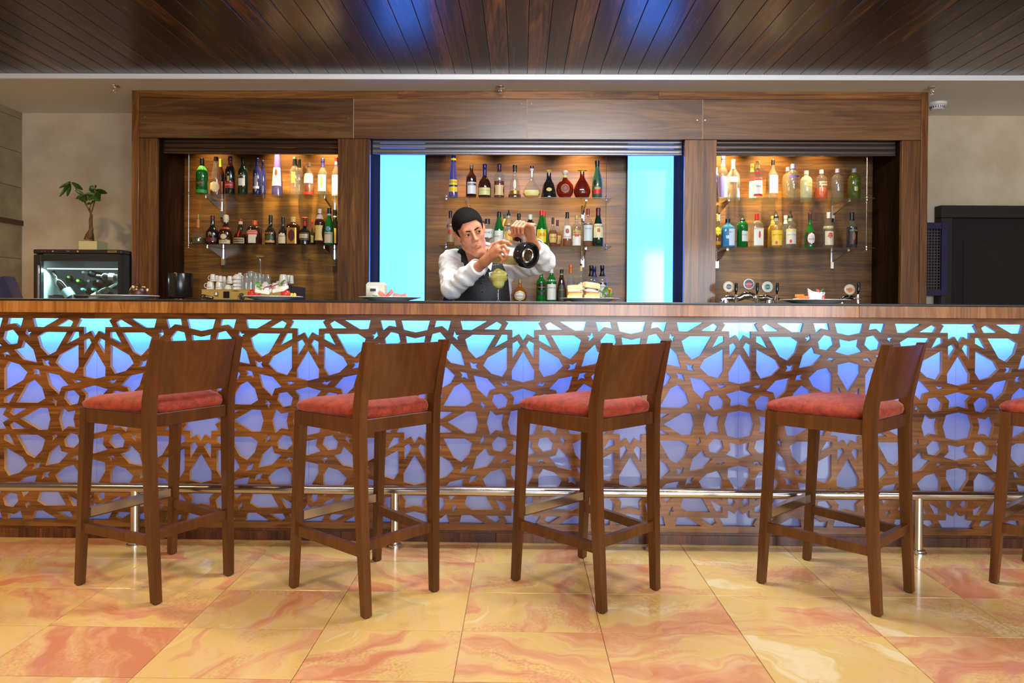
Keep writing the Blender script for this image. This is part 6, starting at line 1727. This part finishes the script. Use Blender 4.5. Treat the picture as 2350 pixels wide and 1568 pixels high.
for i in range(4):
    q = V3(1114, 650+19*i, 3.60); yy = 3.60+.004*i
    MB().ball((xc+.006-ORG[0], q[1]+.010+.012*i-ORG[1], q[2]-ORG[2]), .0055, 6, (1, .5, 1)).build('button', M_BLACK, vest, True)
# name badge pinned to the vest
c0 = [V3(1121.5, 626, 3.585), V3(1148, 618.5, 3.585), V3(1149, 626, 3.587), V3(1123, 634, 3.587)]
bdg = MB().add([q-ORG for q in c0]+[q-ORG+np.array([0, .003, 0]) for q in c0], [(0,1,2,3), (7,6,5,4), (0,4,5,1), (1,5,6,2), (2,6,7,3), (3,7,4,0)]).build('name_badge', M_LIP, man)
MB().add([(c0[0]*(1-a)+c0[1]*a)*(1-b)+(c0[3]*(1-a)+c0[2]*a)*b-ORG+np.array([0, -.001, 0]) for a, b in ((.1,.25), (.3,.25), (.3,.75), (.1,.75))], [(0,1,2,3)]).build('badge_emblem', paint((110,140,180)), bdg)
for b0 in (.35, .55):
    MB().add([(c0[0]*(1-a)+c0[1]*a)*(1-b)+(c0[3]*(1-a)+c0[2]*a)*b-ORG+np.array([0, -.001, 0]) for a, b in ((.45,b0), (.85,b0), (.85,b0+.1), (.45,b0+.1))], [(0,1,2,3)]).build('badge_line', paint((60,60,66)), bdg)
# trousers and shoes (behind the counter)
Tf = Field((hip[0]-.24, 3.64, 0.03), (hip[0]+.24, 4.02, 1.08), .008)
Tf.ell(hip+np.array([0, 0, .05]), (.166, .122, .15), k=.04)
for sd in (-1, 1):
    Tf.cap(hip+np.array([sd*.085, 0, -.02]), (hip[0]+sd*.10, 3.81, .50), .088, .062, k=.04); Tf.cap((hip[0]+sd*.10, 3.81, .50), (hip[0]+sd*.11, 3.84, .07), .062, .050, k=.03)
field_obj('trousers', Tf, M_BLACKM, man, ORG, 2)
for sd in (-1, 1):
    MB().ball((sd*.11, -.03, .045), .05, 8, (.9, 2.4, .85)).build('shoe', M_BLACK, man, True)

# ------------------------------------------------------------------ blender jug
jug = thing('blender_jug', 'clear blender jug of yellow frozen cocktail tipped in both hands', 'jug', tuple(JM))
Mj = Matrix.Identity(4)
for i in range(3): Mj[i][0], Mj[i][1], Mj[i][2] = jrt[i], jup[i], jax[i]
M_JUG = thin_glass('jug_plastic', (.90,.92,.92), 1.0, .03, .10, (.85,.87,.87))
prj = [(.066,.0), (.0655,.004), (.064,.03), (.060,.10), (.054,.165), (.050,.195)]
wall = MB().lathe(prj, 32, cap=False)
# pouring lip at the low side of the rim
for i, (x, y, z) in enumerate(wall.v[:64]):
    a = math.atan2(y, x); k_l = max(0, math.cos(a-math.radians(-115)))**8
    wall.v[i] = (x*(1+.22*k_l), y*(1+.22*k_l), z-.02*k_l*(z < .01))
wall.xform(Mj).build('jug_wall', M_JUG, jug, True)
hpts = [(0, .058, .05), (0, .085, .045), (0, .108, .052), (0, .113, .08), (0, .112, .13), (0, .104, .168), (0, .080, .186), (0, .052, .190)]
MB().tube([Vector(q) for q in hpts], [.011, .0095, .009, .009, .009, .009, .010, .011], 12).xform(Mj).build('handle', M_JUG, jug, True)
col_ = MB().lathe([(.050,.185), (.055,.188), (.060,.205), (.0615,.238), (.0585,.245), (.052,.243), (.050,.222), (.0001,.220)], 36, cap=False).xform(Mj).build('base_collar', M_BLACK, jug, True, 40)
MB().lathe([(.0365,.221), (.0365,.230), (.030,.233), (.026,.231), (.025,.223)], 30, cap=False).xform(Mj).build('metal_ring', plain('ring_steel', (.75,.70,.60), .2, 1.0), col_, True, 40)
MB().lathe([(.0001,.226), (.010,.226), (.012,.222), (.024,.2225)], 20, cap=False).xform(Mj).build('drive_coupling', plain('coupling', srgb(60,40,26), .4), col_, True, 40)
bm = bmesh.new(); mm = MB().lathe([(r-.003, z) for r, z in prj], 32); mm.xform(Matrix.Translation(JM) @ Mj)
me_ = mm.mesh('tmp'); bm.from_mesh(me_); bpy.data.meshes.remove(me_)
lvl = float((JM+JB)[2]/2)-.022
rr_ = bmesh.ops.bisect_plane(bm, geom=bm.verts[:]+bm.edges[:]+bm.faces[:], plane_co=(0, 0, lvl), plane_no=(0.10, 0, 1), clear_outer=True)
bmesh.ops.holes_fill(bm, edges=[e for e in bm.edges if e.is_boundary])
for v in bm.verts: v.co -= Vector(JM)
M_YEL = noisy('frozen_yellow', srgb(255,224,96), srgb(255,240,160), 60, .45, 4, bump=.3)
_b = M_YEL.node_tree.nodes['Principled BSDF']; _b.inputs['Subsurface Weight'].default_value = .25; _b.inputs['Subsurface Scale'].default_value = .03
_b.inputs['Subsurface Radius'].default_value = (1.0, .7, .25)
MB().bm(bm).build('frozen_cocktail', M_YEL, jug, True, 40)

# ------------------------------------------------------------------ cocktail glass
Yg3 = 3.335; q = at(1143.5, 692, Yg3); k6 = 6.272*ppm(Yg3)
t = thing('cocktail_glass', 'stemmed margarita glass heaped with yellow frozen cocktail', 'glass', (q.x, Yg3, ZTOP+.0008))
zb_ = lambda zy: at(1143.5, 460+zy/6.272, Yg3).z-ZTOP-.0008
r6 = lambda w_: w_/2/6.272/ppm(Yg3)
lathe_obj('foot', [(.001,0),(.036,0),(.036,.0015),(.012,.005),(.0045,.010)], M_CLEARGLASS, t, 28)
lathe_obj('stem', [(.0045,.009),(.0042,.03),(.0046,zb_(1275))], M_CLEARGLASS, t, 14)
bwl = [(r6(24), zb_(1280)), (r6(110), zb_(1262)), (r6(175), zb_(1225)), (r6(190), zb_(1185)), (r6(200), zb_(1168)), (r6(262), zb_(1140)), (r6(292), zb_(1112)), (r6(296), zb_(1096))]
lathe_obj('bowl', bwl, M_CLEARGLASS, t, 32, cap=False)
lathe_obj('cocktail', [(.001, bwl[0][1]+.002)]+[(r-.0016, z+.001) for r, z in bwl[1:7]]+[(r6(250), zb_(1090)), (.001, zb_(1080))], M_YEL, t, 28, cap=False)
random.seed(21)
mf = Field((-.07, -.07, zb_(1115)), (.07, .07, zb_(985)+.02), .0022)
mf.ell((0, 0, zb_(1095)), (r6(230), r6(230), zb_(1020)-zb_(1095)), k=.01)
for i in range(26):
    a = random.uniform(0, 6.28); rr = random.uniform(0, r6(210)); zz2 = zb_(1090)+(zb_(1015)-zb_(1090))*(1-(rr/r6(240))**2)
    mf.ell((rr*math.cos(a), rr*math.sin(a), zz2), (random.uniform(.006, .012),)*3, k=.004)
field_obj('ice_mound', mf, M_YEL, t, (0, 0, 0), 1)
